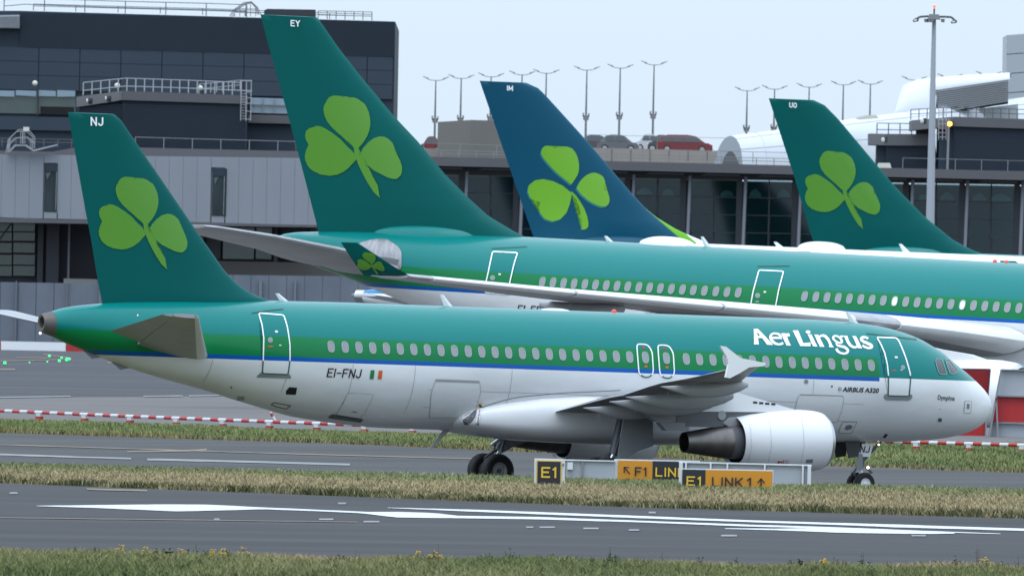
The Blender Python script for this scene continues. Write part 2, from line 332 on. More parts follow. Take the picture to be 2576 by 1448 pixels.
# the strip between the runway and the taxiway: dark tufts at the runway edge, straw, then green
X, Y, t, rg = strip_points(150000, RWY_FAR, 598.0, 3)
nz = vnoise(X, Y * .35, .5, 11); nf = vnoise(X, Y, 1.7, 12); ts = t + .12 * nz
g = np.clip((ts - .47) / .16, 0, 1)[:, None]; e = np.clip((.09 + .08 * nf - t) / .07, 0, 1)[:, None]
C = STRAW * (1 - g) + (GRN * .5 + LGT * .5) * g
gp = np.clip(nf * 1.2 - .55, 0, 1)[:, None]; C = C * (1 - gp) + GRN * gp
C = C * (1 - e) + (DKG * .75 + BROWN * .25) * e; C = C * rg.uniform(.7, 1.25, (len(X), 1)); sd = rg.uniform(0, 1, len(X)) < .03; C[sd] = C[sd] * .5 + np.array([.36, .33, .22]) * .5
H = (.09 + .035 * nf + rg.uniform(0, .09, len(X))) * (1 + .8 * e[:, 0] * (.6 + .6 * vnoise(X, Y, .8, 77))); H = np.where(sd, H * 1.4, H)
blades('dry_grass', np.stack([X, Y, ground_z(X, Y) - .01], 1), np.clip(H, .04, .5), C, seed=4, lean=.9, wid=.016)
# the far strip between the taxiway and the barrier
X, Y, t, rg = strip_points(90000, TAXI_FAR, APRON_NEAR, 5)
nf = vnoise(X, Y * .5, .9, 21); C = GRN * .85 + LGT * .12 + np.clip(nf, -.6, .8)[:, None] * np.array([.05, .035, .012]); e = np.clip((.07 - t) / .04, 0, 1)[:, None]
C = C * (1 - e * .7) + BROWN * e * .7; C = np.clip(C * rg.uniform(.75, 1.25, (len(X), 1)) * 1.15, .01, 1)
H = np.clip(.15 + .06 * nf + rg.uniform(0, .10, len(X)), .06, .6)
blades('green_grass', np.stack([X, Y, ground_z(X, Y) - .01], 1), H, C, seed=6, lean=.9, wid=.02)
# the verge in front of the runway
def verge_y(x): return 472.5 + 2.0 * np.sin(x * .55 + 1) + 1.5 * np.sin(x * 1.7) + np.clip(x, -20, 20) * .22
def verge_z(X, Y):
    u = np.clip((Y - 452) / 18.0, 0, 1); return ground_z(X, Y) + .05 + .08 * np.sin(u * math.pi * .5) * np.clip((verge_y(X) + 2 - Y) / 3, 0, 1)
xs = np.linspace(-26, 26, 120); V = []; rows = 34
for i in range(rows + 1):
    yy = 438 + (verge_y(xs) + 2 - 438) * i / rows; V += [(a, b, c - (.12 if i == rows else 0)) for a, b, c in zip(xs, yy, verge_z(xs, yy))]
mb = MB(); mb.v = V; mb.f = [(i * 120 + j, i * 120 + j + 1, (i + 1) * 120 + j + 1, (i + 1) * 120 + j) for i in range(rows) for j in range(119)]
tag(mb.build('verge', M_verge, smooth=True, fix=False), kind='structure')
rg = np.random.default_rng(8); n = 130000; X = rg.uniform(-17, 17, n); Y = 440 + (verge_y(X) + 1.5 - 440) * rg.uniform(0, 1, n) ** .7
nf = vnoise(X, Y, .9, 31); nb = vnoise(X, Y * .3, .35, 32); rim = np.clip((Y - verge_y(X) + 6.5) / 5, 0, 1)[:, None]
k = np.clip(nb * .8 + .50 + .025 * X, 0, 1)[:, None]; C = (GRN * .82 + STRAW * .18 * (1 + nb[:, None])) * (1 - rim) + (STRAW * k * .95 + GRN * (1 - k)) * rim
C = np.clip((C + nf[:, None] * np.array([.03, .02, .008])) * rg.uniform(.55, 1.35, (n, 1)), .008, 1); H = np.clip(.14 + .06 * nf + rg.uniform(0, .14, n), .05, .6)
blades('verge_grass', np.stack([X, Y, verge_z(X, Y) - .02], 1), H, C, seed=9, wid=.014, lean=.9)
# ------------------------------------------------------------------ aircraft
class Craft:
    """raw coordinates: s = metres aft of the reference station, y = metres to starboard, z = metres above the fuselage axis"""
    def __init__(c, name, label, N, th, pitch, zg, s0, prof, hwprof, R_, zc=None):
        c.N = np.array(N, float); c.fw = np.array([math.cos(th) * math.cos(pitch), math.sin(th) * math.cos(pitch), math.sin(pitch)])
        c.st = np.array([math.sin(th), -math.cos(th), 0.0]); c.up = np.cross(c.st, c.fw); c.zg, c.s0 = zg, s0
        p = np.array(prof, float); c.ps, c.pt, c.pb = p[:, 0], p[:, 1], p[:, 2]; h = np.array(hwprof, float); c.hs, c.hh = h[:, 0], h[:, 1]
        o = c.N - c.fw * s0 - c.up * zg; a = -c.fw
        c.root = thing(name, label, 'airliner', mw=Matrix(((a[0], c.st[0], c.up[0], o[0]), (a[1], c.st[1], c.up[1], o[1]), (a[2], c.st[2], c.up[2], o[2]), (0, 0, 0, 1))))
    def L(c, P): P = np.atleast_2d(np.array(P, float)); return P + np.array([-c.s0, 0, c.zg])
    def sec(c, s):
        t, b, h = hermite(s, c.ps, c.pt), hermite(s, c.ps, c.pb), hermite(s, c.hs, c.hh); return (t + b) / 2, (t - b) / 2, h
    def rays(c, px, py):
        v = ray(px, py); o = CAM - c.N; T = np.stack([-c.fw, c.st, c.up]); return T @ o, v @ T.T
    def on_plane(c, px, py, y):
        o, v = c.rays(px, py); t = (y - o[1]) / v[..., 1]; return o + v * t[..., None]
    def F(c, P):
        zc, hz, hy = c.sec(P[..., 0]); f = (P[..., 1] / hy) ** 2 + ((P[..., 2] - zc) / hz) ** 2 - 1
        return np.where((P[..., 0] < c.ps[0]) | (P[..., 0] > c.ps[-1]), 9.0, f)
    def hit(c, px, py, off=.012):
        """where the pixels' rays meet the fuselage skin, lifted by off along the normal"""
        px = np.atleast_1d(np.asarray(px, float)); py = np.atleast_1d(np.asarray(py, float)); o, v = c.rays(px, py); hm = c.hh.max() * 1.02
        ys = np.linspace(hm, -hm * .6, 110); t = (ys[None, :] - o[1]) / v[:, 1:2]; P = o + v[:, None, :] * t[..., None]; f = c.F(P)
        k = np.argmax(f < 0, 1); k = np.where(f.min(1) < 0, np.maximum(k, 1), np.argmin(f, 1)); k = np.maximum(k, 1)
        r = np.arange(len(px)); t0, t1 = t[r, k - 1], t[r, k]
        for _ in range(26):
            tm = (t0 + t1) / 2; g = c.F(o + v * tm[:, None]) < 0; t1 = np.where(g, tm, t1); t0 = np.where(g, t0, tm)
        P = o + v * ((t0 + t1) / 2)[:, None]; return c.lift(P, off)
    def lift(c, P, off):
        e = .02; G = np.stack([c.F(P + np.array([e * (i == 0), e * (i == 1), e * (i == 2)])) - c.F(P - np.array([e * (i == 0), e * (i == 1), e * (i == 2)])) for i in range(3)], -1)
        G[np.abs(G[:, 0]) > 5, 0] = 0; G /= np.linalg.norm(G, axis=1, keepdims=True) + 1e-9; return P + G * off
    def skin(c, s, zrel, off=.012):
        """point of the starboard skin at station s and height z"""
        s = np.atleast_1d(np.asarray(s, float)); z = np.atleast_1d(np.asarray(zrel, float)); zc, hz, hy = c.sec(s)
        return c.lift(np.stack([s, hy * np.sqrt(np.clip(1 - ((z - zc) / hz) ** 2, 0, 1)), z], 1), off)
    def part(c, name, mb, m, parent=None, smooth=True, angle=40, raw=True):
        if raw: mb.v = [tuple(p) for p in c.L(mb.v)] if mb.v else mb.v
        return mb.build(name, m, parent or c.root, smooth, angle)
    def fuselage(c, m, s_from=None, s_to=None, n=56, step=.6):
        s1 = c.ps[0] if s_from is None else s_from; s2 = c.ps[-1] if s_to is None else s_to
        S = np.unique(np.concatenate([np.arange(s1, s2, step), c.ps[(c.ps > s1) & (c.ps < s2)], s1 + np.array([0, .04, .12, .25, .45, .7, 1.0, 1.4, 1.8, 2.3]), [s2]])); S = S[S <= s2]
        mb = MB(); zc, hz, hy = c.sec(S)
        mb.loft([[(s, h * math.sin(a), q + w * math.cos(a)) for a in np.linspace(0, 2 * math.pi, n, endpoint=False)] for s, q, w, h in zip(S, zc, hz, hy)])
        return c.part('fuselage', mb, m)
    # ---- flat artwork laid on the skin
    def decal(c, name, polys, m, parent=None, off=.014, step=7.0, surf=None):
        """each polygon is a list of pixels; cut into small pieces and laid on the skin (overlapping pieces each a little prouder)"""
        mb = MB(); surf = surf or c.hit
        for i, poly in enumerate(polys):
            V, Fc = cut_poly(poly, step)
            if len(V): mb.add(surf(V[:, 0], V[:, 1], off + .0015 * (i % 4)), Fc)
        o = c.part(name, mb, m, parent, smooth=False); return o
    def window(c, s, z, w=.125, h=.19, proto=None, parent=None, pane_mat=None, up=0.0):
        """an oval cabin window: frame ring and pane; the first is built, the others share its meshes"""
        if proto is None:
            tt = np.linspace(0, 2 * math.pi, 20, endpoint=False); sup = lambda a, b: np.stack([a * np.sign(np.cos(tt)) * np.abs(np.cos(tt)) ** .75, b * np.sign(np.sin(tt)) * np.abs(np.sin(tt)) ** .75], 1)
            def loop(a, b, off): q = sup(a, b); return c.skin(s + q[:, 0], z + q[:, 1], off + up)
            mb = MB(); mb.loft([loop(w + .034, h + .034, .004), loop(w + .03, h + .03, .016), loop(w, h, .016), loop(w - .004, h - .004, .004)], cap=False)
            o = c.part('window', mb, M_frame, parent); mb = MB(); mb.add(loop(w, h, .007), [tuple(range(20))]); p = c.part('pane', mb, pane_mat or M_pane, o, smooth=False); o['s'] = float(s); return o
        o = proto.copy(); COL.objects.link(o); o.location.x = proto.location.x + s - proto['s']
        for ch in proto.children:
            k = ch.copy(); COL.objects.link(k); k.parent = o
            if pane_mat: k.data = k.data.copy(); k.data.materials[0] = pane_mat
        return o
def cut_poly(poly, step):
    bm = bmesh.new(); P = np.array(poly, float)
    if P.ndim == 2: polys = [P]
    vs = [bm.verts.new((x, y, 0)) for x, y in P]; f = bm.faces.new(vs); bmesh.ops.triangulate(bm, faces=[f], ngon_method='EAR_CLIP')
    lo, hi = P.min(0), P.max(0)
    for ax in (0, 1):
        for v in np.arange(lo[ax] + step, hi[ax], step):
            n = (1, 0, 0) if ax == 0 else (0, 1, 0); co = (v, 0, 0) if ax == 0 else (0, v, 0)
            bmesh.ops.bisect_plane(bm, geom=bm.verts[:] + bm.edges[:] + bm.faces[:], plane_co=co, plane_no=n)
    bm.verts.index_update(); V = np.array([v.co[:2] for v in bm.verts]); Fc = [tuple(v.index for v in f.verts) for f in bm.faces]; bm.free(); return V, Fc
def stroke(pts, w, closed=False):
    """a ribbon of quads along pixel points, w in pixels (one number or one per point)"""
    P = np.array(pts, float); n = len(P); w = np.full(n, w) if np.isscalar(w) else np.array(w, float)
    if closed: D = np.roll(P, -1, 0) - np.roll(P, 1, 0)
    else: D = np.gradient(P, axis=0)
    D /= np.linalg.norm(D, axis=1, keepdims=True) + 1e-9; Nn = np.stack([-D[:, 1], D[:, 0]], 1) * w[:, None] / 2; A, B = P + Nn, P - Nn
    return [[A[i], A[(i + 1) % n], B[(i + 1) % n], B[i]] for i in range(n if closed else n - 1)]
def smooth_path(pts, k=4, closed=False):
    P = np.array(pts, float); n = len(P); out = []
    for i in range(n if closed else n - 1):
        p0, p1, p2, p3 = (P[(i + d) % n] if closed else P[min(max(i + d, 0), n - 1)] for d in (-1, 0, 1, 2))
        for j in range(k):
            t = j / k; out.append(.5 * ((2 * p1) + (-p0 + p2) * t + (2 * p0 - 5 * p1 + 4 * p2 - p3) * t * t + (-p0 + 3 * p1 - 3 * p2 + p3) * t ** 3))
    if not closed: out.append(P[-1])
    return np.array(out)
def roundpath(pts, r):
    """polyline with rounded corners, closed"""
    P = np.array(pts, float); out = []; n = len(P)
    for i in range(n):
        a, b, d = P[i - 1], P[i], P[(i + 1) % n]; u = (a - b) / np.linalg.norm(a - b); v = (d - b) / np.linalg.norm(d - b)
        rr = min(r, np.linalg.norm(a - b) / 2.2, np.linalg.norm(d - b) / 2.2)
        for t in (0, .33, .67, 1): out.append((1 - t) ** 2 * (b + u * rr) + 2 * t * (1 - t) * b + t * t * (b + v * rr))
    return np.array(out)
TXT = {}
def text_polys(s, bold=0, shear=0):
    """letters as triangles in a unit box: width as it comes, capitals 1 high"""
    cu_ = bpy.data.curves.new('txt', 'FONT'); cu_.body = s; cu_.size = 1; cu_.offset = bold; cu_.shear = shear; cu_.resolution_u = 3
    ob = bpy.data.objects.new('txt', cu_); COL.objects.link(ob); dg = bpy.context.evaluated_depsgraph_get(); me = ob.evaluated_get(dg).to_mesh()
    V = np.array([v.co[:2] for v in me.vertices]); Fc = [tuple(p.vertices) for p in me.polygons]; ob.evaluated_get(dg).to_mesh_clear(); bpy.data.objects.remove(ob); bpy.data.curves.remove(cu_)
    return V, Fc
def text_decal(c, name, s, bl, br, cap, m, parent=None, off=.014, bold=0, lean=0, surf=None, step=6.0):
    """text whose baseline runs from pixel bl to pixel br, capitals cap pixels high, leaning by lean pixels per cap"""
    V, Fc = text_polys(s, bold); bl = np.array(bl, float); br = np.array(br, float); x0, x1 = V[:, 0].min(), V[:, 0].max(); H = text_polys('E', bold)[0]; h = H[:, 1].max()
    P = bl + np.outer((V[:, 0] - x0) / (x1 - x0), br - bl) + np.outer(V[:, 1] / h, [lean, -cap])
    bm = bmesh.new(); vs = [bm.verts.new((x, y, 0)) for x, y in P]
    for f in Fc: bm.faces.new([vs[i] for i in f])
    for v in np.arange(P[:, 1].min() + step, P[:, 1].max(), step): bmesh.ops.bisect_plane(bm, geom=bm.verts[:] + bm.edges[:] + bm.faces[:], plane_co=(0, v, 0), plane_no=(0, 1, 0))
    bm.verts.index_update(); Q = np.array([v.co[:2] for v in bm.verts]); mb = MB(); mb.add((surf or c.hit)(Q[:, 0], Q[:, 1], off), [tuple(v.index for v in f.verts) for f in bm.faces]); bm.free()
    return c.part(name, mb, m, parent, smooth=False)
GLY = {'E': (.56, [[(.56, 0), (0, 0), (0, 1), (.56, 1)], [(0, .52), (.46, .52)]]), 'F': (.54, [[(0, 0), (0, 1), (.54, 1)], [(0, .5), (.44, .5)]]), 'L': (.5, [[(0, 1), (0, 0), (.5, 0)]]), 'I': (.02, [[(.01, 0), (.01, 1)]]), '1': (.20, [[(0, .80), (.18, 1), (.18, 0)]]),
       'N': (.58, [[(0, 0), (0, 1)], [(0, 1), (.58, 0)], [(.58, 0), (.58, 1)]]), 'K': (.56, [[(0, 0), (0, 1)], [(.54, 1), (.04, .42)], [(.2, .56), (.56, 0)]]), 'J': (.46, [[(.46, 1), (.46, .26), (.40, .08), (.27, 0), (.15, .02), (.05, .10), (0, .24)]]), 'Y': (.6, [[(0, 1), (.3, .48), (.3, 0)], [(.6, 1), (.3, .48)]]),
       'M': (.7, [[(0, 0), (0, 1)], [(0, 1), (.35, .25)], [(.35, .25), (.7, 1)], [(.7, 1), (.7, 0)]]), 'U': (.54, [[(0, 1), (0, .25), (.07, .06), (.2, 0), (.34, 0), (.47, .06), (.54, .25), (.54, 1)]]), 'O': (.52, [[(0, .25), (0, .75), (.08, .94), (.2, 1), (.32, 1), (.44, .94), (.52, .75), (.52, .25), (.44, .06), (.32, 0), (.2, 0), (.08, .06), (0, .25)]]), '-': (.42, [[(0, .48), (.42, .48)]]), 'D': (.54, [[(0, 0), (0, 1), (.3, 1), (.46, .9), (.54, .7), (.54, .3), (.46, .1), (.3, 0), (0, 0)]])}
def stroke_text(s, bl, br, cap, wd=.16, lean=0):
    """block letters as short pixel quads; bl-br = baseline, cap = height, wd = stroke / height"""
    bl = np.array(bl, float); br = np.array(br, float); adv = [GLY[c][0] for c in s]; gap = .30; tot = sum(adv) + gap * (len(s) - 1); out = []; x = 0; u = (br - bl) / tot; v = np.array([lean, -cap], float)
    for c in s:
        for pl_ in GLY[c][1]:
            P = [bl + u * (x + a) + v * (b * (1 - wd) + wd / 2) for a, b in pl_]
            for a, b in zip(P[:-1], P[1:]):
                d = b - a; L = np.linalg.norm(d); d = d / L; e = wd * cap / 2; n = np.array([-d[1], d[0]]) * e; k = e * (.98 if L > cap * .3 else .5); out.append([a - d * k + n, b + d * k + n, b + d * k - n, a - d * k - n])
        x += GLY[c][0] + gap
    return out
# ---- wings, fins
AF_X = np.array([0, .008, .03, .08, .16, .28, .42, .56, .70, .82, .92, 1.0])
def af_y(x): return 5 * (.2969 * np.sqrt(x) - .126 * x - .3516 * x ** 2 + .2843 * x ** 3 - .1036 * x ** 4)
def airfoil(tc, camber=0.0, x0=0, x1=1):
    x = AF_X[(AF_X > x0) & (AF_X < x1)]; x = np.concatenate([[x0], x, [x1]]); y = af_y(x) * tc; k = camber * 4 * x * (1 - x)
    return np.concatenate([np.stack([x, k + y], 1), np.stack([x, k - y], 1)[::-1]])
class Fin:
    """the upright tail: edges given as (s, z) lists; half thickness from an aerofoil"""
    def __init__(f, te, le, tc=.11, tmax=.36, ztop=None):
        te = sorted(te, key=lambda p: p[1]); le = sorted(le, key=lambda p: p[1]); f.tz, f.ts = [p[1] for p in te], [p[0] for p in te]; f.lz, f.ls = [p[1] for p in le], [p[0] for p in le]; f.tc, f.tmax = tc, tmax
        f.z0, f.z1 = max(f.tz[0], f.lz[0]), min(f.tz[-1], f.lz[-1])
    def edges(f, z): return np.interp(z, f.lz, f.ls), np.interp(z, f.tz, f.ts)
    def half(f, s, z):
        a, b = f.edges(z); ch = np.maximum(b - a, .05); x = np.clip((s - a) / ch, 0, 1); return af_y(x) * np.minimum(f.tc * ch, f.tmax * 2)
    def build(f, mb, x0=0, x1=1, n=26):
        rings = []
        for z in np.concatenate([np.linspace(f.z0, f.z0 + (f.z1 - f.z0) * .28, n // 2, endpoint=False), np.linspace(f.z0 + (f.z1 - f.z0) * .28, f.z1 - .02, n), [f.z1]]):
            a, b = f.edges(z); ch = b - a; x = AF_X[(AF_X > x0) & (AF_X < x1)]; x = np.concatenate([[x0], x, [x1]]); h = f.half(a + x * ch, z) * (.35 if z == f.z1 else 1) + .002
            rings.append([(a + q * ch, g, z) for q, g in zip(x, h)] + [(a + q * ch, -g, z) for q, g in zip(x[::-1], h[::-1])])
        return mb.loft(rings)
    def surf(f, c):
        def g(px, py, off=.012):
            y = np.zeros(len(px))
            for _ in range(4):
                P = c.on_plane(np.asarray(px, float), np.asarray(py, float), y); y = f.half(P[:, 0], P[:, 2])
            P[:, 1] = y + off; return P
        return g
def wing_loft(secs, side=1, x0=0, x1=1, camber=.015):
    """secs: (y, s of leading edge, z of leading edge, chord, thickness ratio, z of trailing edge)"""
    mb = MB(); rings = []
    for y, s, z, ch, tc, zt in secs:
        a = airfoil(tc, camber, x0, x1); rings.append([(s + p[0] * ch, side * y, z + (zt - z) * p[0] + p[1] * ch) for p in a])
    mb.loft(rings); return mb
def interp_sec(secs, y):
    A = np.array(secs, float); return tuple([y] + [np.interp(y, A[:, 0], A[:, i]) for i in range(1, 6)])
def span(secs, y0, y1, n=4): return [interp_sec(secs, y) for y in np.unique(np.concatenate([np.linspace(y0, y1, n), [s[0] for s in secs if y0 < s[0] < y1]]))]
def wheel(c, s, y, z, r, w, parent=None, hub=.5, hubm=None):
    mb = MB(); rr = .28 * w
    mb.lathe([(-w / 2 * .75, r * hub), (-w / 2 * .9, r * .72), (-w / 2, r * .84), (-w / 2 * .82, r * .95), (-w / 2 * .4, r), (w / 2 * .4, r), (w / 2 * .82, r * .95), (w / 2, r * .84), (w / 2 * .9, r * .72), (w / 2 * .75, r * hub)], (s, y, z), (0, 1, 0), 30)
    t = c.part('wheel', mb, M_tyre, parent); mb = MB(); mb.lathe([(-w * .3, .01), (-w * .3, r * hub), (-w * .38, r * hub * 1.04), (w * .38, r * hub * 1.04), (w * .3, r * hub * .92), (w * .18, r * hub * .7), (w * .22, r * .16), (w * .26, .01)], (s, y, z), (0, 1, 0), 24); c.part('rim', mb, hubm or M_grey, t); return t
# ---- the shamrock, digitised once; placed by its bounding corners on each tail
def Z(pts, x0, y0, k): return [((x0 + x / k) / 1.4912, (y0 + y / k) / 1.4912) for x, y in pts]
SHAM = [
 [(2035,605),(2000,560),(1930,500),(1860,445),(1790,380),(1745,320),(1720,260),(1710,200),(1718,160),(1740,130),(1748,105),(1775,75),(1820,58),(1870,62),(1910,78),(1950,105),(1985,80),(2030,78),(2075,95),(2110,125),(2140,140),(2165,180),(2190,240),(2203,310),(2203,370),(2190,430),(2165,490),(2130,545),(2095,585),(2078,604)],
 [(2058,690),(2020,640),(1960,585),(1890,510),(1810,450),(1740,405),(1690,380),(1640,372),(1600,388),(1560,398),(1530,425),(1518,470),(1525,510),(1555,570),(1530,620),(1515,680),(1520,730),(1545,785),(1565,810),(1610,845),(1680,875),(1770,890),(1850,880),(1920,850),(1980,805),(2030,750),(2064,715)],
 [(2086,675),(2130,600),(2180,545),(2240,500),(2300,482),(2350,485),(2390,505),(2405,520),(2435,545),(2450,580),(2455,650),(2490,685),(2520,740),(2538,800),(2535,850),(2520,890),(2500,905),(2480,922),(2440,922),(2380,905),(2310,870),(2240,835),(2180,785),(2140,745),(2095,695)],
 [(2030,598),(2080,600),(2080,640),(2095,690),(2130,740),(2160,800),(2210,880),(2280,985),(2285,1010),(2303,1118),(2240,1060),(2180,970),(2130,880),(2085,790),(2060,725),(2040,690),(2036,650)]]
SHAM = [Z(p, 2600, 550, 3.62) for p in SHAM]; SH0 = np.array([2024.0, 379.2, 2215.0, 574.5])
def shamrock(box):
    """box = left, top, right, bottom pixels where it stands"""
    b = np.array(box, float); kx = (b[2] - b[0]) / (SH0[2] - SH0[0]); ky = (b[3] - b[1]) / (SH0[3] - SH0[1])
    return [[(b[0] + (x - SH0[0]) * kx, b[1] + (y - SH0[1]) * ky) for x, y in p] for p in SHAM]
def rail_tail(c, name, te, le, mfin, hinge=.69, tc=.11, tmax=.36):
    f = Fin(te, le, tc, tmax); fin = c.part(name, f.build(MB(), 0, hinge), mfin, angle=50); c.part('rudder', f.build(MB(), hinge + .0002, 1), mfin, angle=50); return f, fin
def antenna(c, px, py_top, py_base, m=M_white, y=0.0, lean=.3, w=.16):
    """a blade aerial standing on the roof"""
    b = c.on_plane(np.array([px]), np.array([py_base]), y)[0]; h = (py_base - py_top) / FPX * float(np.linalg.norm(c.N))
    zc, hz, hy = c.sec(b[0]); b[2] = zc + hz - .03; mb = MB()
    mb.loft([[(b[0] - w, y, b[2]), (b[0], y + .035, b[2]), (b[0] + w * 1.2, y, b[2]), (b[0], y - .035, b[2])], [(b[0] - w * .3 + lean, y, b[2] + h), (b[0] + lean + .03, y + .015, b[2] + h), (b[0] + w * .6 + lean, y, b[2] + h), (b[0] + lean + .03, y - .015, b[2] + h)]]); return c.part('antenna', mb, m, smooth=False)
def dome(c, s, L, H, name, m, hw=.5, y=0):
    zc, hz, hy = c.sec(s); mb = MB(); rings = []
    for t in np.linspace(-1, 1, 15):
        q = math.sqrt(max(1e-4, 1 - abs(t) ** 2.4)); rings.append([(s + t * L, y + hw * q * math.cos(a), zc + hz - .12 + (H + .12) * q * max(0, math.sin(a)) - (.02 if math.sin(a) <= 0 else 0)) for a in np.linspace(0, 2 * math.pi, 16, endpoint=False)])
    return c.part(name, mb.loft(rings), m)
# ------------------------------------------------------------------ the narrow-body jet in front
A = Craft('narrow_body_airliner', 'green, blue and white narrow-body jet taxiing in front, tail letters NJ, name beside its nose',
          (16.5398, 618.396, 3.7944), .533129, -.0130465, 4.02, 17.7,
          [(0, -.70, -.74), (.06, -.42, -1.02), (.26, -.16, -1.27), (.92, .34, -1.62), (1.75, .87, -1.82), (2.41, 1.29, -1.91), (3.4, 1.70, -1.99), (4.46, 1.93, -2.04), (5.51, 2.04, -2.07), (7.9, 2.10, -2.09), (24, 2.10, -2.10), (25.56, 2.10, -2.03), (27.64, 2.08, -1.82), (28.74, 2.07, -1.58), (29.83, 2.03, -1.33), (31.2, 1.98, -1.0), (32.3, 1.95, -.77), (33.3, 1.90, -.55), (34.25, 1.85, -.31), (35.0, 1.79, -.09), (35.7, 1.72, .14), (36.24, 1.65, .30), (36.8, 1.54, .50), (37.08, 1.45, .62), (37.12, 1.44, .64)],
          [(0, .02), (.06, .32), (.26, .62), (.92, 1.10), (1.75, 1.46), (2.41, 1.66), (3.4, 1.84), (4.46, 1.94), (5.51, 1.975), (24, 1.975), (27.6, 1.90), (29.8, 1.68), (31.2, 1.48), (33.3, 1.12), (35, .82), (36.2, .58), (37.12, .40)], 1.975)
LIV = livery('narrow_body_livery', 4.02, 17.7, .87, .19, .045, None, .17)
# forward of the band's end the paint is teal down to the nose line
n_ = LIV.node_tree.nodes; l_ = LIV.node_tree.links; b_ = n_['Principled BSDF']
bc = b_.inputs['Base Color'].links[0].from_socket; tc = [k for k in n_ if k.type == 'SEPXYZ'][0]
def _m(op, sock, v):
    k = n_.new('ShaderNodeMath'); k.operation = op; l_.new(sock, k.inputs[0]); k.inputs[1].default_value = v; return k.outputs[0]
def _mix(f, a_, c_):
    k = n_.new('ShaderNodeMix'); k.data_type = 'RGBA'; l_.new(f, k.inputs['Factor'])
    for i, c in (('A', a_), ('B', c_)):
        if isinstance(c, tuple): k.inputs[i].default_value = (*c, 1)
        else: l_.new(c, k.inputs[i])
    return k.outputs['Result']
ramp = [k for k in n_ if k.type == 'VALTORGB'][0].outputs[0]
nose_c = _mix(_m('GREATER_THAN', tc.outputs['Z'], .17 + 4.02), ramp, TEAL)
l_.new(_mix(_m('LESS_THAN', tc.outputs['X'], 5.66 - 17.7), bc, nose_c), b_.inputs['Base Color'])
fus = A.fuselage(LIV)
# tail cone exhaust
mb = MB(); e0 = A.sec(37.1); mb.loft([[(37.1 + d, h * math.sin(t), .98 + dz + w * math.cos(t)) for t in np.linspace(0, 2 * math.pi, 28, endpoint=False)] for d, h, w, dz in ((-.32, .46, .47, .04), (.0, .40, .41, .05), (.25, .33, .35, .06), (.40, .25, .27, .07), (.38, .17, .19, .08), (.1, .16, .18, .08))])
apu = A.part('tail_exhaust', mb, M_silver); apu.data.materials[0] = mat('heat_stained_metal', (.10, .09, .085), .5, metal=.3)
mb = MB(); mb.add([(37.3, .17 * math.sin(t), 1.06 + .19 * math.cos(t)) for t in np.linspace(0, 2 * math.pi, 16, endpoint=False)], [tuple(range(16))]); A.part('exhaust_opening', mb, M_hole, apu)
mb = MB(); mb.ball((37.55, .05, .70), .04); A.part('tail_lamp', mb, M_lens, apu)
# fin and rudder
te = [(36.74, 8.13), (35.92, 4.77), (35.70, 3.94), (35.47, 2.91), (35.30, 2.2), (35.19, 1.81), (35.12, 1.62)]
le = [(35.02, 8.13), (34.86, 8.09), (34.75, 8.01), (34.37, 7.55), (32.10, 4.87), (31.54, 4.2), (31.04, 3.64), (30.53, 3.04), (30.04, 2.62), (29.54, 2.34), (29.05, 2.15), (28.4, 2.0), (27.9, 1.62)]
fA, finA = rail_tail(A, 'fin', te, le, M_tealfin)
sA = fA.surf(A)
A.decal('shamrock', shamrock((247, 444, 472, 676)), M_lime, finA, .02, 16, sA)
A.decal('tail_letters', stroke_text('NJ', (229, 316.5), (257, 317.5), 22, .17), M_wtext, finA, .02, 60, sA)
# tailplane
stab = [(.9, 31.55, .02, 3.95, .11, .80), (6.2, 34.98, 1.40, 1.34, .10, 1.44)]
for sd in (1, -1):
    o = A.part('tailplane', wing_loft(stab, sd, 0, .69, 0), M_grey); mb = MB(); mb.loft([[(q[1] - .015 + p[0] * q[3], sd * q[0], q[2] + (q[5] - q[2]) * p[0] + p[1] * q[3] * 1.03) for p in airfoil(q[4], 0, 0, .11)] for q in span(stab, .95, 6.2)]); A.part('leading_edge', mb, M_white, o); A.part('elevator', wing_loft(span(stab, 1.3, 6.1), sd, .70, 1, 0), M_grey, o)
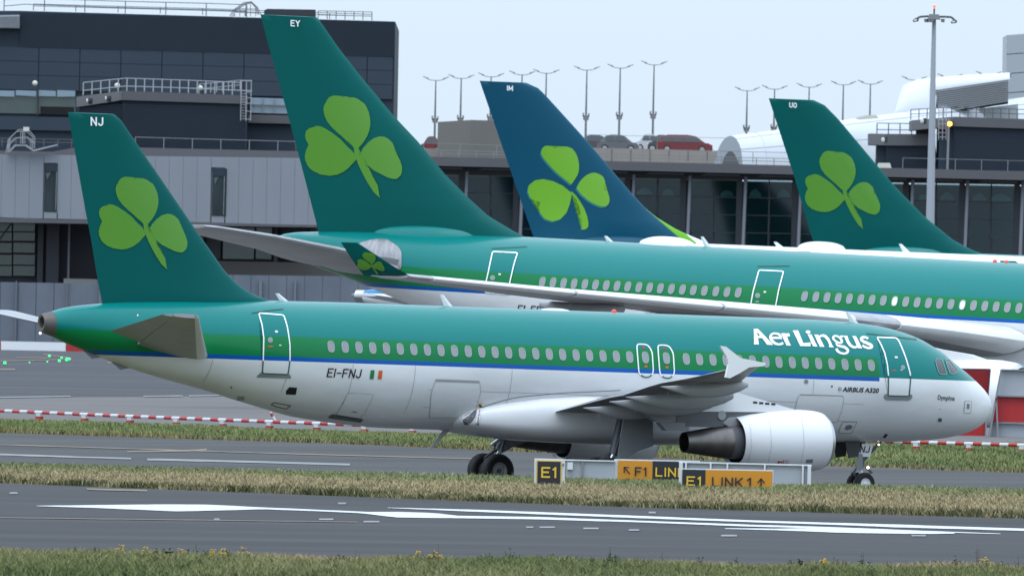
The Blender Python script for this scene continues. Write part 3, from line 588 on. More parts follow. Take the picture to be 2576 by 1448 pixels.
# wings
WS = [(1.6, 11.75, -.72, 7.0, .14, -1.42), (2.05, 12.02, -.70, 6.6, .14, -1.37), (5.6, 13.92, -.50, 4.70, .125, -.84), (6.6, 14.45, -.44, 4.20, .12, -.74), (9.3, 15.87, -.27, 3.38, .115, -.42), (10.5, 16.5, -.20, 3.02, .115, -.30), (13.4, 18.0, 0.0, 2.30, .11, -.14), (17.0, 19.62, .40, 1.40, .105, .16)]
for sd in (1, -1):
    w = A.part('wing', wing_loft(WS, sd, 0, .735), M_grey, angle=50)
    for a, b, nm in ((2.05, 6.3, 'flap'), (6.4, 12.9, 'flap'), (13.0, 16.6, 'aileron')):
        A.part(nm, wing_loft(span(WS, a, b), sd, .745, 1), M_mgrey, w)
    mb = MB(); mb.loft([[(sv + p[0] * ch, sd * yv, zv + p[1] * ch) for p in airfoil(.12, 0, 0, .09)] for yv, sv, zv, ch in ((6.6, 14.41, -.43, 4.2), (13.4, 17.97, .01, 2.3), (16.9, 19.54, .40, 1.45))]); A.part('slat', mb, M_grey, w)
    # wingtip fence: a swept blade above and below the tip
    fence = [(19.45, .42), (20.9, .46), (21.66, .98), (21.40, 1.01), (20.35, .55)]
    mb = MB(); y0 = 17.0
    mb.prism([(19.52, sd * y0, .47), (20.45, sd * y0, .60), (21.02, sd * y0, .96), (21.25, sd * y0, .98), (20.98, sd * y0, .62), (20.90, sd * y0, .38), (21.0, sd * y0, -.06), (20.83, sd * y0, -.08), (20.45, sd * y0, .10), (20.1, sd * y0, .30), (19.52, sd * y0, .36)], (0, sd * .09, 0)); A.part('wingtip_fence', mb, M_white, w, smooth=False)
    mb = MB(); mb.ball((19.5, sd * 17.04, .415), .055); A.part('navigation_lamp', mb, M_lens if sd < 0 else mat('green_nav_lamp', (.6, .8, .75), .1), w)
    # flap track fairings
    for y, st, zt, ln, r in ((5.06, 19.3, -1.10, 3.6, .24), (6.98, 19.43, -.87, 4.3, .30), (8.74, 19.83, -.70, 4.2, .27), (12.3, 20.63, -.32, 3.4, .22)):
        mb = MB(); rings = []
        for t in np.linspace(0, 1, 14):
            q = (math.sin(math.pi * min(1, t * 1.05 + .02) ** .8)) ** .55 if t < .6 else max(.03, (1 - (t - .6) / .4 * .97)) * (math.sin(math.pi * .6 ** .8)) ** .55
            s_ = st - ln * (1 - t); zz = zt - .10 + (.16 * (1 - t)) - .16 * math.sin(math.pi * t)
            rings.append([(s_, sd * (y + r * .62 * q * math.sin(a)), zz + r * 1.15 * q * math.cos(a)) for a in np.linspace(0, 2 * math.pi, 14, endpoint=False)])
        A.part('flap_track_fairing', mb.loft(rings), M_grey, w)
    # engine
    ez = lambda s: -2.05 - (s - 10.2) * .0372; ey = sd * 5.75; ax = (1, 0, -.0372); o0 = (10.2, ey, -2.05)
    mb = MB(); mb.lathe([(3.46, .74), (3.55, .845), (3.50, .86), (2.9, .955), (2.2, 1.03), (1.5, 1.07), (.9, 1.065), (.45, 1.03), (.17, .975), (.10, .94)], o0, ax, 48); nac = A.part('nacelle', mb, M_white)
    mb = MB(); mb.lathe([(.171, .976), (.06, .925), (.0, .87), (.03, .82), (.14, .785), (.3, .775)], o0, ax, 48); A.part('inlet_lip', mb, M_metal, nac)
    mb = MB(); mb.lathe([(.3, .775), (.95, .80), (.96, .02)], o0, ax, 32); A.part('fan', mb, M_dgrey, nac)
    mb = MB(); mb.lathe([(3.46, .742), (2.8, .70), (2.79, .4)], o0, ax, 40); A.part('bypass_duct', mb, M_hole, nac)
    mb = MB(); mb.lathe([(2.9, .60), (3.35, .60), (3.80, .575)], o0, ax, 40); A.part('core_cowl', mb, M_dgrey, nac)
    mb = MB(); mb.lathe([(3.8, .578), (4.4, .50), (5.0, .415), (5.50, .345), (5.49, .325), (4.9, .36), (4.2, .38)], o0, ax, 40); ex = A.part('exhaust_nozzle', mb, M_steel, nac)
    mb = MB(); mb.lathe([(4.15, .39), (4.16, .01)], o0, ax, 24); A.part('nozzle_opening', mb, M_hole, ex)
    # pylon
    def pl(name, pts, wd, m, par=None):
        mb = MB(); mb.prism([(s, ey - wd / 2, z) for s, z in pts], (0, wd, 0)); return A.part(name, mb, m, par, smooth=False)
    py = pl('pylon', [(11.0, -1.12), (11.9, -.93), (12.9, -.70), (14.1, -.44), (15.6, -.56), (17.0, -.95), (17.6, -1.25), (16.2, -1.35), (15.5, -1.20), (13.0, -1.15)], .42, M_white)
    pl('pylon_panel', [(12.4, -1.0), (15.5, -1.0), (15.75, -1.72), (14.6, -1.72), (13.9, -1.60), (12.4, -1.30)], .36, M_dgrey, py)
    pl('pylon_fairing', [(13.3, -1.30), (14.05, -1.36), (14.3, -1.55), (14.0, -1.70), (13.3, -1.72)], .40, M_grey, py)
    if sd > 0:
        for nm, L, m_, dy in (('pylon_panel', [(1305, 245), (1460, 218), (1640, 222), (1690, 202), (1940, 255), (1940, 268), (1720, 285), (1560, 350), (1290, 355)], M_dgrey, .0), ('aft_fairing', [(935, 205), (1305, 195), (1303, 245), (1289, 353), (1125, 352)], M_mgrey, -.02), ('aft_fairing', [(1150, 358), (1400, 355), (1392, 432), (1210, 428)], M_mgrey, -.04)):
            P_ = A.on_plane(np.array([q[0] for q in Z(L, 1950, 1420, 2.2017)]), np.array([q[1] for q in Z(L, 1950, 1420, 2.2017)]), 5.95 + dy); mb = MB(); mb.prism([tuple(q) for q in P_], (0, -.28, 0)); A.part(nm, mb, m_, py, smooth=False)
        mb = MB(); mb.lathe([(0, .01), (0, .16)], (14.35, ey + .215, -1.30), (0, 1, 0), 20); A.part('inspection_cover', mb, M_grey, py, smooth=False)
        for k in range(4): mb = MB(); mb.box((13.05 - k * .24, ey + .212, -.83 - k * .012), (.17, .01, .07)); A.part('vent_louvre', mb, M_black, py, smooth=False)
    mb = MB(); mb.prism([(10.55, ey + sd * 1.02, -1.75 - .02), (11.0, ey + sd * 1.05, -1.78), (11.55, ey + sd * 1.06, -1.52), (11.6, ey + sd * 1.2, -1.30), (11.3, ey + sd * 1.16, -1.40)], (0, sd * .03, .02))
# belly fairing
mb = MB(); rings = []
FP_ = .62
for s, zt, zb, h in ((9.6, -1.25, -1.95, 1.2), (10.2, -1.00, -2.12, 1.66), (11.2, -.75, -2.28, 2.00), (12.5, -.60, -2.36, 2.10), (15, -.54, -2.42, 2.12), (17.3, -.58, -2.42, 2.12), (18.9, -.74, -2.38, 2.10), (20.3, -.98, -2.28, 2.02), (21.2, -1.16, -2.16, 1.90), (21.6, -1.34, -2.06, 1.76), (21.8, -1.50, -1.98, 1.64), (21.92, -1.66, -1.86, 1.5)):
    rings.append([(s, h * np.sign(math.sin(a)) * abs(math.sin(a)) ** FP_, (zt + zb) / 2 + (zt - zb) / 2 * np.sign(math.cos(a)) * abs(math.cos(a)) ** FP_) for a in np.linspace(0, 2 * math.pi, 44, endpoint=False)])
rs = np.array(rings); S_ = np.unique(np.concatenate([np.arange(9.6, 21.9, .3), [21.6, 21.7, 21.8, 21.87, 21.92]])); rr = [[tuple(np.array([np.interp(s, rs[:, 0, 0], rs[:, j, k]) for k in range(3)])) for j in range(44)] for s in S_]
bf = A.part('belly_fairing', MB().loft(rr), M_white, angle=60)
# landing gear
def gear_main(sd):
    y = sd * 3.8; g = A.part('main_gear_leg', MB().tube([(16.85, y - sd * .15, -1.2), (17.30, y, -2.75)], .15, 14), M_strut)
    mb = MB(); mb.tube([(17.29, y, -2.7), (17.62, y, -3.43)], .10, 14); A.part('oleo', mb, M_chrome, g)
    mb = MB(); mb.tube([(17.62, y - .62, -3.43), (17.62, y + .62, -3.43)], .075, 12); A.part('axle', mb, M_strut, g)
    if sd < 0: mb = MB(); mb.tube([(17.6, y, -2.55), (17.3, y - sd * 1.5, -1.7)], .07, 10); A.part('side_stay', mb, M_chrome, g)
    mb = MB(); mb.bar((17.4, y, -2.7), (17.85, y, -3.0), .12, .08); mb.bar((17.85, y, -3.0), (17.72, y, -3.38), .12, .08); A.part('torque_link', mb, M_strut, g)
    mb = MB(); mb.tube([(16.98, y + .15, -1.6), (17.45, y + .15, -3.1)], .03, 8); A.part('brake_pipe', mb, M_grey if sd < 0 else M_strut, g)
    for q in (-.465, .465): wheel(A, 17.62, y + q, -3.43, .585, .42, g)
    mb = MB(); y2 = y + sd * .35; mb.prism([(17.12, y2, -1.15), (16.04, y2, -1.15), (15.97, y2, -2.41), (16.55, y2, -2.60), (16.75, y2, -2.72), (17.36, y2, -3.0), (17.24, y2, -2.0)], (0, sd * .06, 0)); A.part('gear_door', mb, M_mgrey, g, smooth=False)
for sd in (1, -1): gear_main(sd)
ng = A.part('nose_gear_leg', MB().tube([(5.05, 0, -1.9), (5.07, 0, -2.95)], .115, 14), M_strut)
mb = MB(); mb.tube([(5.07, 0, -2.9), (5.07, 0, -3.48)], .075, 12); A.part('oleo', mb, M_chrome, ng)
mb = MB(); mb.tube([(5.07, -.3, -3.48), (5.07, .3, -3.48)], .06, 10); mb.bar((5.2, 0, -2.85), (5.42, 0, -3.12), .13, .07); mb.bar((5.42, 0, -3.12), (5.12, 0, -3.42), .13, .07); mb.bar((4.9, 0, -2.9), (4.62, 0, -3.1), .06); mb.bar((4.62, 0, -3.1), (4.95, 0, -3.12), .05); A.part('steering_link', mb, M_strut, ng, smooth=False)
mb = MB(); mb.tube([(5.0, 0, -2.7), (4.25, 0, -1.95)], .05, 8); A.part('drag_stay', mb, M_strut, ng)
for q in (-.25, .25): wheel(A, 5.07, q, -3.48, .385, .225, ng, .52, M_white)
for q in (-1, 1):
    mb = MB(); mb.prism([(6.0, q * .36, -2.0), (5.42, q * .36, -2.0), (5.46, q * .40, -2.55), (5.85, q * .40, -2.62)], (0, q * .035, 0)); A.part('gear_door', mb, M_black, ng, smooth=False)
mb = MB(); mb.prism([(5.45, .33, -2.45), (5.25, .33, -2.45), (5.22, .33, -3.02), (5.48, .33, -3.02)], (0, .03, 0)); A.part('gear_door_rod', mb, M_mgrey, ng, smooth=False)
bd = MB(); bd.prism([tuple(A.on_plane(np.array([x]), np.array([y]), .2)[0]) for x, y in ((2167, 1115), (2195, 1115), (2187, 1148), (2156.5, 1147.5))], (0, .03, 0)); board = A.part('number_board', bd, M_white, ng, smooth=False)
def pl_surf(y):
    return lambda px, py, off=.01: A.on_plane(np.asarray(px, float), np.asarray(py, float), y + off)
A.decal('board_letters', stroke_text('NJ', (2163, 1137.5), (2184, 1138.5), 17, .15, 4), M_text, board, .012, 60, pl_surf(.23))
for p in ((4.88, .14, -2.92), (4.45, .1, -2.12)): mb = MB(); mb.ball(p, .05 if p[0] > 4.6 else .035); A.part('taxi_lamp', mb, M_lens, ng)
# cabin windows
k_ = 1 / 1.4912
W0 = [1100 + x / 2.145 for x in (303, 416, 527, 638, 748, 859, 968, 1077, 1187, 1296, 1406, 1515, 1622, 1731, 1841, 1949, 2058, 2165, 2274, 2382, 2490)] + [2311, 2361, 2573.5, 2623, 2673.5, 2722.7, 2773, 2822, 2872, 2921, 2971, 3019.5, 3069.5, 3119, 3168.7, 3217.7, 3267]
def wrow(x): return 870.5 + (x - 832) * (920.5 - 870.5) / (2191 - 832)
SW = A.hit([x * k_ for x in W0], [wrow(x * k_) for x in W0])[:, 0]; proto = None
for s in SW:
    w = A.window(s, .58, .105, .165, proto if s < 23.8 else None); proto = w if (s < 23.8 and proto is None) else proto
# doors: the panel itself, its painted outline, porthole, sill
M_door = LIV
def door(name, outline, stroke_w, zsplit, sill, port, rad=5, notes=()):
    P = roundpath(outline, rad); d = A.decal(name, [P], LIV, None, .010, 6)
    T = [q for q in stroke(P, stroke_w, True)]
    up = [q for q in T if np.mean([p[1] for p in q]) < zsplit]; lo = [q for q in T if np.mean([p[1] for p in q]) >= zsplit]
    A.decal('door_outline', up, M_wtext, d, .020, 6)
    if lo: A.decal('door_outline', lo, M_green, d, .020, 6)
    if sill: A.decal('door_sill', [sill], M_mgrey, d, .014, 6)
    if port:
        x, y, r = port; t = np.linspace(0, 2 * math.pi, 14, endpoint=False)
        A.decal('porthole', [[(x + r * .92 * math.cos(a), y + r * math.sin(a)) for a in t]], M_frame, d, .024, 50); A.decal('porthole_pane', [[(x + r * .6 * math.cos(a), y + r * .66 * math.sin(a)) for a in t]], M_pane, d, .030, 50)
    for pts, m in notes: A.decal('door_notice', [pts], m, d, .024, 50)
    return d
def bx(x, y, w, h): return [(x - w, y - h), (x + w, y - h + w * .04), (x + w, y + h), (x - w, y + h)]
door('passenger_door', [(650, 788), (713, 793), (722, 822), (728.5, 865), (728.8, 905), (724, 941), (659.5, 938), (661.5, 905), (662.8, 850), (658.5, 818)], 3.0, 906, [(659, 933), (648, 943), (644, 948), (731, 951), (731, 944), (724, 938), (722, 942), (661, 940)], (679, 855, 7), 5,
     [(bx(694.5, 834, 3.5, 2.5), M_blind), (bx(704, 868, 3, 1.3), M_blind), (bx(679.5, 871, 6, 1.5), M_orange)])
z9 = lambda L: Z(L, 3260, 1230, 4.827)
door('passenger_door', z9([(140, 172), (480, 185), (525, 230), (600, 400), (660, 560), (720, 770), (738, 850), (738, 960), (715, 1230), (335, 1220), (340, 1000), (342, 880), (320, 660), (270, 450), (200, 290), (145, 200)]), 3.2, 943, z9([(320, 1185), (270, 1200), (255, 1250), (300, 1298), (715, 1308), (775, 1260), (772, 1205), (735, 1195), (715, 1238), (340, 1228)]), (2269.5, 924, 6), 3,
     [(z9(bx(480, 530, 26, 16)), M_blind), (z9(bx(575, 760, 20, 6)), M_blind), (z9(bx(440, 765, 40, 6)), M_orange)])
z6 = lambda L: Z(L, 2100, 1000, 2.572)
for dx in (0, 203):
    dy = dx * .045; e = door('emergency_exit', z6([(738 + dx, 748 + dy), (840 + dx, 750 + dy), (885 + dx, 815 + dy), (898 + dx, 1020 + dy), (860 + dx, 1065 + dy), (800 + dx, 1062 + dy), (758 + dx, 1025 + dy), (740 + dx, 800 + dy)]), 3.0, 941.5 + dx * .022, None, None, 9, [(z6(bx(805 + dx, 782 + dy, 14, 9)), M_red), (z6(bx(825 + dx, 960 + dy, 14, 9)), M_orange)])
    s = A.hit([(2419 if dx == 0 else 2498) * k_], [wrow((2419 if dx == 0 else 2498) * k_)])[0, 0]; A.window(s, .58, .105, .165, None, e, None, .014)
def hatch(name, pts, w, m, rad=3, fill=None):
    o = A.decal(name, [roundpath(pts, rad)], fill or LIV, None, .008, 6); A.decal('hatch_seam', stroke(roundpath(pts, rad), w, True), m, o, .013, 6); return o
M_seam = mat('panel_seam', (.30, .31, .32), .6); M_seam2 = mat('dark_seam', (.09, .10, .11), .6)
zc = lambda L: Z(L, 2900, 1420, 5.6)
cd = hatch('cargo_door', zc([(545, 335), (1462, 355), (1475, 420), (1450, 600), (1390, 770), (1335, 900), (420, 880), (455, 620), (510, 400)]), .9, M_seam)
A.decal('cargo_door_hinge', [zc([(560, 318), (1460, 345), (1462, 362), (550, 338)])], M_grey, cd, .018, 20)
z5 = lambda L: Z(L, 1100, 800, 2.145)
cd = hatch('cargo_door', z5([(1140, 1350), (1498, 1352), (1505, 1440), (1440, 1640), (1095, 1640), (1108, 1445)]), .9, M_seam); A.decal('cargo_door_hinge', [z5([(1143, 1330), (1495, 1344), (1493, 1362), (1140, 1350)])], M_grey, cd, .018, 20)
zk = lambda L: Z(L, 1200, 1450, 8.517)
kd = hatch('service_hatch', zk([(930, 180), (1660, 235), (1695, 290), (1420, 830), (1180, 1080), (450, 970), (700, 600), (850, 270)]), .8, M_seam)
A.decal('scuff_plate', [zk([(260, 970), (350, 880), (500, 870), (450, 960), (480, 990), (1150, 1075), (1290, 1000), (1390, 1040), (1290, 1130), (1150, 1110), (300, 990)])], M_dgrey, kd, .016, 6); A.decal('hatch_latch', [zk([(950, 770), (1180, 790), (1180, 810), (1100, 808)])], M_black, kd, .016, 50)
zb = lambda L: Z(L, 0, 1400, 1.9077)
A.decal('outflow_valve', [zb([(2070, 95), (2125, 100), (2115, 150), (2045, 148), (2048, 120)])], M_hole, None, .012, 8)
A.decal('outflow_valve', [zb([(1700, 163), (1750, 163), (1742, 192), (1690, 190)])], M_grey, None, .012, 8)
hatch('service_panel', zb([(1962, 206), (2080, 228), (2045, 252), (1938, 222)]), 1.6, M_text, 1)
zn = lambda L: Z(L, 2300, 1450, 1.6727)
hp = hatch('service_panel', zn([(1437, 218), (1527, 218), (1492, 289), (1410, 287)]), .7, M_seam2, 2); A.decal('panel_cover', [zn([(1460, 240), (1485, 235), (1500, 245), (1492, 262), (1465, 270), (1448, 262)])], M_mgrey, hp, .014, 20)
hp = hatch('service_panel', zn([(2205, 86), (2245, 90), (2240, 165), (2197, 162)]), .7, M_seam2, 2); A.decal('panel_cover', [zn([(2216, 104), (2234, 106), (2231, 138), (2214, 136)])], M_mgrey, hp, .014, 20)
A.decal('drain_mast', [zn([(1690, 315), (1705, 292), (1722, 296), (1705, 318)])], M_black, None, .02, 20)
tt = np.linspace(0, 2 * math.pi, 14, endpoint=False)
for x, y, r, m in ((2027, 959, 5.5, M_mgrey), (2091.5, 971, 2.4, M_black), (2364, 1028, 1, M_black), (2363.5, 1055, 5.2, M_seam2), (582, 973, 2, M_black), (346, 793, 2, M_blind)): A.decal('drain_port' if r < 3 else 'vent', [[(x + r * math.cos(a), y + r * math.sin(a)) for a in tt]], m, None, .014, 40)
for pts in ([(632, 787), (675, 780.5), (713, 776.5)], [(2178, 838), (2240, 845), (2305, 853)]): A.decal('rain_gutter', stroke(smooth_path(pts, 6), 2.2), M_green, None, .02, 8)
for s_ in (8.3, 11.4, 20.3, 24.1, 26.5, 28.9, 31.6):              # skin joints on the white lower half
    zs = np.linspace(.03, -1.55 if s_ < 24.5 else -1.0, 14); zs = zs[zs > hermite(s_, A.ps, A.pb) * .86]; a_, b_ = A.skin(np.full(len(zs), s_ - .008), zs, .006), A.skin(np.full(len(zs), s_ + .008), zs, .006)
    mb = MB(); mb.add(np.concatenate([a_, b_]), [(i, i + 1, len(zs) + i + 1, len(zs) + i) for i in range(len(zs) - 1)]); A.part('skin_joint', mb, M_seam, smooth=False)
for zl in (-.75, -1.35):
    xs_ = np.linspace(6.2, 23.5, 40); a_, b_ = A.skin(xs_, np.full(40, zl), .005), A.skin(xs_, np.full(40, zl - .012), .005); mb = MB(); mb.add(np.concatenate([a_, b_]), [(i, i + 1, 41 + i, 40 + i) for i in range(39)]); A.part('skin_joint', mb, M_seam, smooth=False)
# cockpit windows
for pts in (z9([(1205, 560), (1295, 562), (1325, 620), (1360, 720), (1392, 838), (1285, 840), (1245, 800), (1215, 700), (1190, 610)]), z9([(1368, 566), (1440, 575), (1510, 660), (1606, 780), (1560, 818), (1490, 838), (1450, 820), (1420, 740), (1385, 640)])):
    o = A.decal('cockpit_window', [pts], M_glass, None, .010, 5); A.decal('window_rim', stroke(roundpath(pts, 1.5), 1.3, True), M_frame, o, .02, 50)
# writing
A.decal('registration', stroke_text('EI-FNJ', (822, 947.5), (904, 950.5), 22.5, .14, 5), M_text, None, .014, 8)
zf_ = lambda L: Z(L, 1200, 1360, 9.908)
A.decal('flag', [zf_([(1880, 265), (2025, 270), (1985, 600), (1840, 595)])], M_fgreen, None, .014, 8); A.decal('flag', [zf_([(2180, 280), (2320, 285), (2285, 608), (2140, 600)])], M_orange, None, .014, 8)
text_decal(A, 'type_name', 'AIRBUS A320', (2118, 983.5), (2208.5, 987), 11.2, M_text, None, .014, .03, 2.6)
A.decal('maker_emblem', [zc([(1358 + 38 + 38 * math.cos(a), 212 + 46 * math.sin(a)) for a in tt])], M_mgrey, None, .012, 20); A.decal('maker_emblem', stroke(zc([(1425, 190), (1395, 180), (1380, 205), (1415, 225), (1405, 250), (1370, 245)]), 1.4), M_blind, None, .018, 50)
text_decal(A, 'aircraft_name', 'Dymphna', (2357.5, 1004), (2400, 1006.5), 11.5, M_text, None, .014, .012, 1)
# the airline's title, drawn letter by letter
za = lambda L: Z(L, 2800, 1220, 5.152)
def pS(pts, w, k=4, closed=False):
    P = smooth_path(pts, k, closed); w = np.full(len(pts), w) if np.isscalar(w) else np.array(w, float); ww = np.interp(np.linspace(0, len(w) - 1, len(P)), range(len(w)), w)
    return [za(q) for q in stroke(P, ww, closed)]
G = [za([(133, 72), (190, 75), (196, 125), (205, 330), (232, 370), (135, 370), (152, 335)]), za([(170, 72), (215, 75), (340, 200), (480, 350), (508, 380), (390, 378), (402, 352), (192, 122)]), za([(190, 205), (300, 210), (335, 250), (195, 248)])]
TITLE = [G, [za([(480, 224), (655, 222), (687, 266), (490, 264)])] + pS([(665, 235), (625, 182), (560, 162), (500, 166), (462, 200), (456, 245), (490, 305), (545, 350), (610, 368), (665, 360), (700, 340)], [38, 42, 38, 36, 46, 52, 55, 50, 38, 44, 50]),
         [za([(660, 157), (745, 155), (765, 205), (818, 350), (850, 393), (760, 388), (766, 355), (702, 205)]), za([(742, 200), (765, 160), (815, 157), (833, 212), (795, 198), (768, 222)])],
         [za([(885, 102), (990, 102), (985, 130), (1090, 345), (1092, 402), (1030, 400), (1040, 365), (935, 130)]), za([(1080, 346), (1160, 350), (1228, 333), (1228, 405), (1080, 402)])],
         [za([(1182 + 45 * math.cos(a) - 8 * math.sin(a), 132 + 30 * math.sin(a) + 8 * math.cos(a)) for a in tt]), za([(1170, 175), (1245, 178), (1330, 370), (1365, 412), (1272, 407), (1282, 375), (1205, 200)])],
         [za([(1300, 182), (1380, 185), (1468, 380), (1500, 418), (1405, 415), (1414, 380), (1332, 205)])] + pS([(1392, 232), (1440, 204), (1492, 206), (1548, 248), (1592, 320), (1622, 395)], [34, 42, 52, 55, 52, 50]) + [za([(1588, 378), (1650, 385), (1678, 428), (1585, 422)])],
         pS([(1665, 240), (1690, 212), (1740, 212), (1800, 250), (1832, 300), (1822, 338), (1780, 340), (1720, 312), (1680, 278)], [42, 36, 34, 40, 46, 38, 34, 38, 44], 3, True) + [za([(1790, 203), (1862, 202), (1850, 236), (1820, 242)])] + pS([(1735, 325), (1738, 378), (1800, 404), (1880, 422), (1940, 468), (1945, 515), (1900, 542), (1830, 540), (1760, 505), (1727, 450)], [34, 38, 44, 50, 54, 48, 40, 40, 46, 56]),
         [za([(1848, 203), (1938, 206), (1955, 245), (1882, 235)])] + pS([(1908, 215), (1952, 320), (2000, 388), (2062, 424), (2118, 418), (2140, 385)], [58, 55, 52, 46, 40, 36]) + [za([(2035, 210), (2110, 215), (2192, 400), (2230, 447), (2145, 442), (2142, 400), (2062, 235)])],
         pS([(2342, 258), (2290, 236), (2232, 238), (2206, 268), (2245, 312), (2330, 350), (2402, 388), (2408, 425), (2360, 440), (2290, 425), (2232, 390)], [40, 44, 48, 52, 54, 54, 54, 50, 44, 46, 40])]
for g in TITLE: A.decal('title_letter', g, M_wtext, None, .016, 8)
# belly fairing seam, caution strip (laid on planes just outside the fairing)
def fairing_surf(px, py, off=.012):
    px = np.asarray(px, float); py = np.asarray(py, float); o, v = A.rays(px, py); R_ = np.array(rr); best = None
    P = A.hit(px, py, off)
    ys = np.linspace(2.4, .4, 120); t = (ys[None] - o[1]) / v[:, 1:2]; Q = o + v[:, None, :] * t[..., None]
    zt = np.interp(Q[..., 0], S_, R_[:, :, 2].max(1)); zb_ = np.interp(Q[..., 0], S_, R_[:, :, 2].min(1)); hh = np.interp(Q[..., 0], S_, R_[:, :, 1].max(1))
    f = np.abs(Q[..., 1] / hh) ** (2 / FP_) + np.abs((Q[..., 2] - (zt + zb_) / 2) / ((zt - zb_) / 2)) ** (2 / FP_) - 1; f = np.where((Q[..., 0] < 9.6) | (Q[..., 0] > 22), 9, f)
    k = np.argmax(f < 0, 1); ok = (f.min(1) < 0) & (k > 0); r = np.arange(len(px)); G = Q[r, k]; G = G + np.array([0, off + .01, 0]) - v * .0
    use = ok & (G[:, 1] > P[:, 1]); P[use] = G[use]; return P
z3 = lambda L: Z(L, 1700, 1480, 9.05)
seam = z3([(300, 850), (320, 770), (380, 700), (520, 610), (700, 530), (930, 435), (1300, 300), (1700, 180), (1990, 110), (2353, 50)])
seam += Z([(1700, 58), (1900, 42), (2100, 35), (2300, 25)], 1200, 1450, 2.0425)
A.decal('fairing_seam', stroke(seam, 1.5), M_seam2, bf, .02, 40, fairing_surf)
A.decal('fairing_boot', [z3([(650, 570), (780, 510), (770, 620), (720, 760), (640, 890), (530, 990), (420, 1040), (340, 1000), (310, 900), (300, 850), (330, 960), (380, 990), (480, 960), (570, 860), (630, 740)])], M_dgrey, bf, .016, 6, fairing_surf)
A.decal('caution_strip', [z3([(865, 285), (960, 280), (940, 440), (825, 460)])], M_yellow, bf, .03, 8, fairing_surf)
A.decal('caution_strip', [z3([(868, 290), (955, 370), (940, 440), (850, 350)])], M_black, bf, .036, 8, fairing_surf)
A.decal('caution_strip', [z3([(810, 470), (940, 440), (905, 680), (830, 1045), (720, 1015), (790, 720)])], M_blind, bf, .028, 6, fairing_surf)
A.decal('caution_strip', [z3([(735, 985), (850, 960), (830, 1045), (720, 1015)])], M_black, bf, .036, 8, fairing_surf)
for i, ch in enumerate('CAUTION'): text_decal(A, 'caution_letter', ch, z3([(848 - i * 11 - (3 if ch == 'I' else 0) + (14 if ch == 'I' else 0), 548 + i * 68)])[0], z3([(892 - i * 11 - (14 if ch == 'I' else 0), 548 + i * 68)])[0], 5, M_text, bf, .04, .02, 0, fairing_surf, 30)
# engine marks
def nac_surf(px, py, off=.012):
    o, v = A.rays(np.asarray(px, float), np.asarray(py, float)); ys = np.linspace(6.95, 5.4, 140); t = (ys[None] - o[1]) / v[:, 1:2]; Q = o + v[:, None, :] * t[..., None]
    d = Q[..., 0] - 10.2; rad = np.interp(d, [.1, .17, .45, .9, 1.5, 2.2, 2.9, 3.5, 3.55], [.94, .975, 1.03, 1.065, 1.07, 1.03, .955, .86, .845]); zc_ = -2.05 - d * .0372
    f = (Q[..., 1] - 5.75) ** 2 + (Q[..., 2] - zc_) ** 2 - (rad + off) ** 2; k = np.argmax(f < 0, 1); return Q[np.arange(len(k)), k]
nacR = [o for o in A.root.children if o.name.startswith('nacelle')][0]
A.decal('engine_vent', [Z([(2362, 665), (2420, 662), (2415, 695), (2360, 695)], 1950, 1420, 2.2017)], M_mgrey, nacR, .012, 20, nac_surf)
A.decal('engine_warning', [Z(p, 1950, 1420, 2.2017) for p in ([(2128, 676), (2150, 684), (2150, 690), (2128, 700)], [(2152, 680), (2166, 680), (2166, 694), (2152, 694)], [(2174, 668), (2179, 668), (2177, 702), (2172, 702)])] + stroke(Z([(2203 + 12 * math.cos(a), 686 + 14 * math.sin(a)) for a in tt], 1950, 1420, 2.2017), .9, True), M_red, nacR, .014, 20, nac_surf)
for x in (1905, 2070, 2340): A.decal('cowl_seam', stroke(Z([(x - 25, 285 if x > 2000 else 330), (x, 420), (x + 6, 560), (x - 20, 690)], 1950, 1420, 2.2017), .7), M_seam, nacR, .013, 12, nac_surf)
# roof aerials, beacon, belly aerial
antenna(A, 717, 738, 758); antenna(A, 1130, 741, 771); antenna(A, 2150, 784, 811)
mb = MB(); q = A.on_plane(np.array([1544.]), np.array([783.]), 0.)[0]; mb.ball((q[0], 0, 2.11), .09, 12); A.part('roof_beacon', mb, M_beacon)
dome(A, A.on_plane(np.array([1395.]), np.array([778.]), 0.)[0][0], .75, .06, 'roof_fairing', M_white, .3)
mb = MB(); mb.prism([(21.75, -.02, -2.08), (21.5, -.02, -2.08), (22.2, -.02, -2.75), (22.3, -.02, -2.75)], (0, .04, 0)); A.part('antenna', mb, M_grey, smooth=False)
for s in (36.0, 34.9): mb = MB(); mb.prism([(s, -.02, hermite(s, A.ps, A.pb) + .05), (s - .9, -.02, hermite(s - .9, A.ps, A.pb) + .03), (s - .5, -.02, hermite(s - .5, A.ps, A.pb) - .16)], (0, .04, 0)); A.part('tail_fairing', mb, M_mgrey, smooth=False)
# ------------------------------------------------------------------ the three wide-body jets parked behind
WP = [(-47.5, -.9, -.95), (-47.35, -.35, -1.45), (-46.8, .25, -1.9), (-45.6, 1.25, -2.4), (-44, 2.1, -2.66), (-42, 2.62, -2.78), (-39.5, 2.82, -2.82), (-7, 2.82, -2.82), (-4, 2.82, -2.72), (-1, 2.82, -2.42), (2, 2.82, -1.88), (5, 2.80, -1.15), (8, 2.74, -.27), (9.54, 2.69, .20), (10.67, 2.65, .56), (12.5, 2.57, 1.05), (13.67, 2.48, 1.38), (14.2, 2.38, 1.56), (14.55, 2.22, 1.72), (14.62, 2.15, 1.78)]
WH = [(-47.5, .03), (-47.35, .6), (-46.8, 1.15), (-45.6, 1.85), (-44, 2.4), (-42, 2.72), (-39.5, 2.82), (-3, 2.82), (0, 2.72), (4, 2.34), (8, 1.66), (10.67, 1.12), (12.5, .78), (14.2, .45), (14.62, .3)]
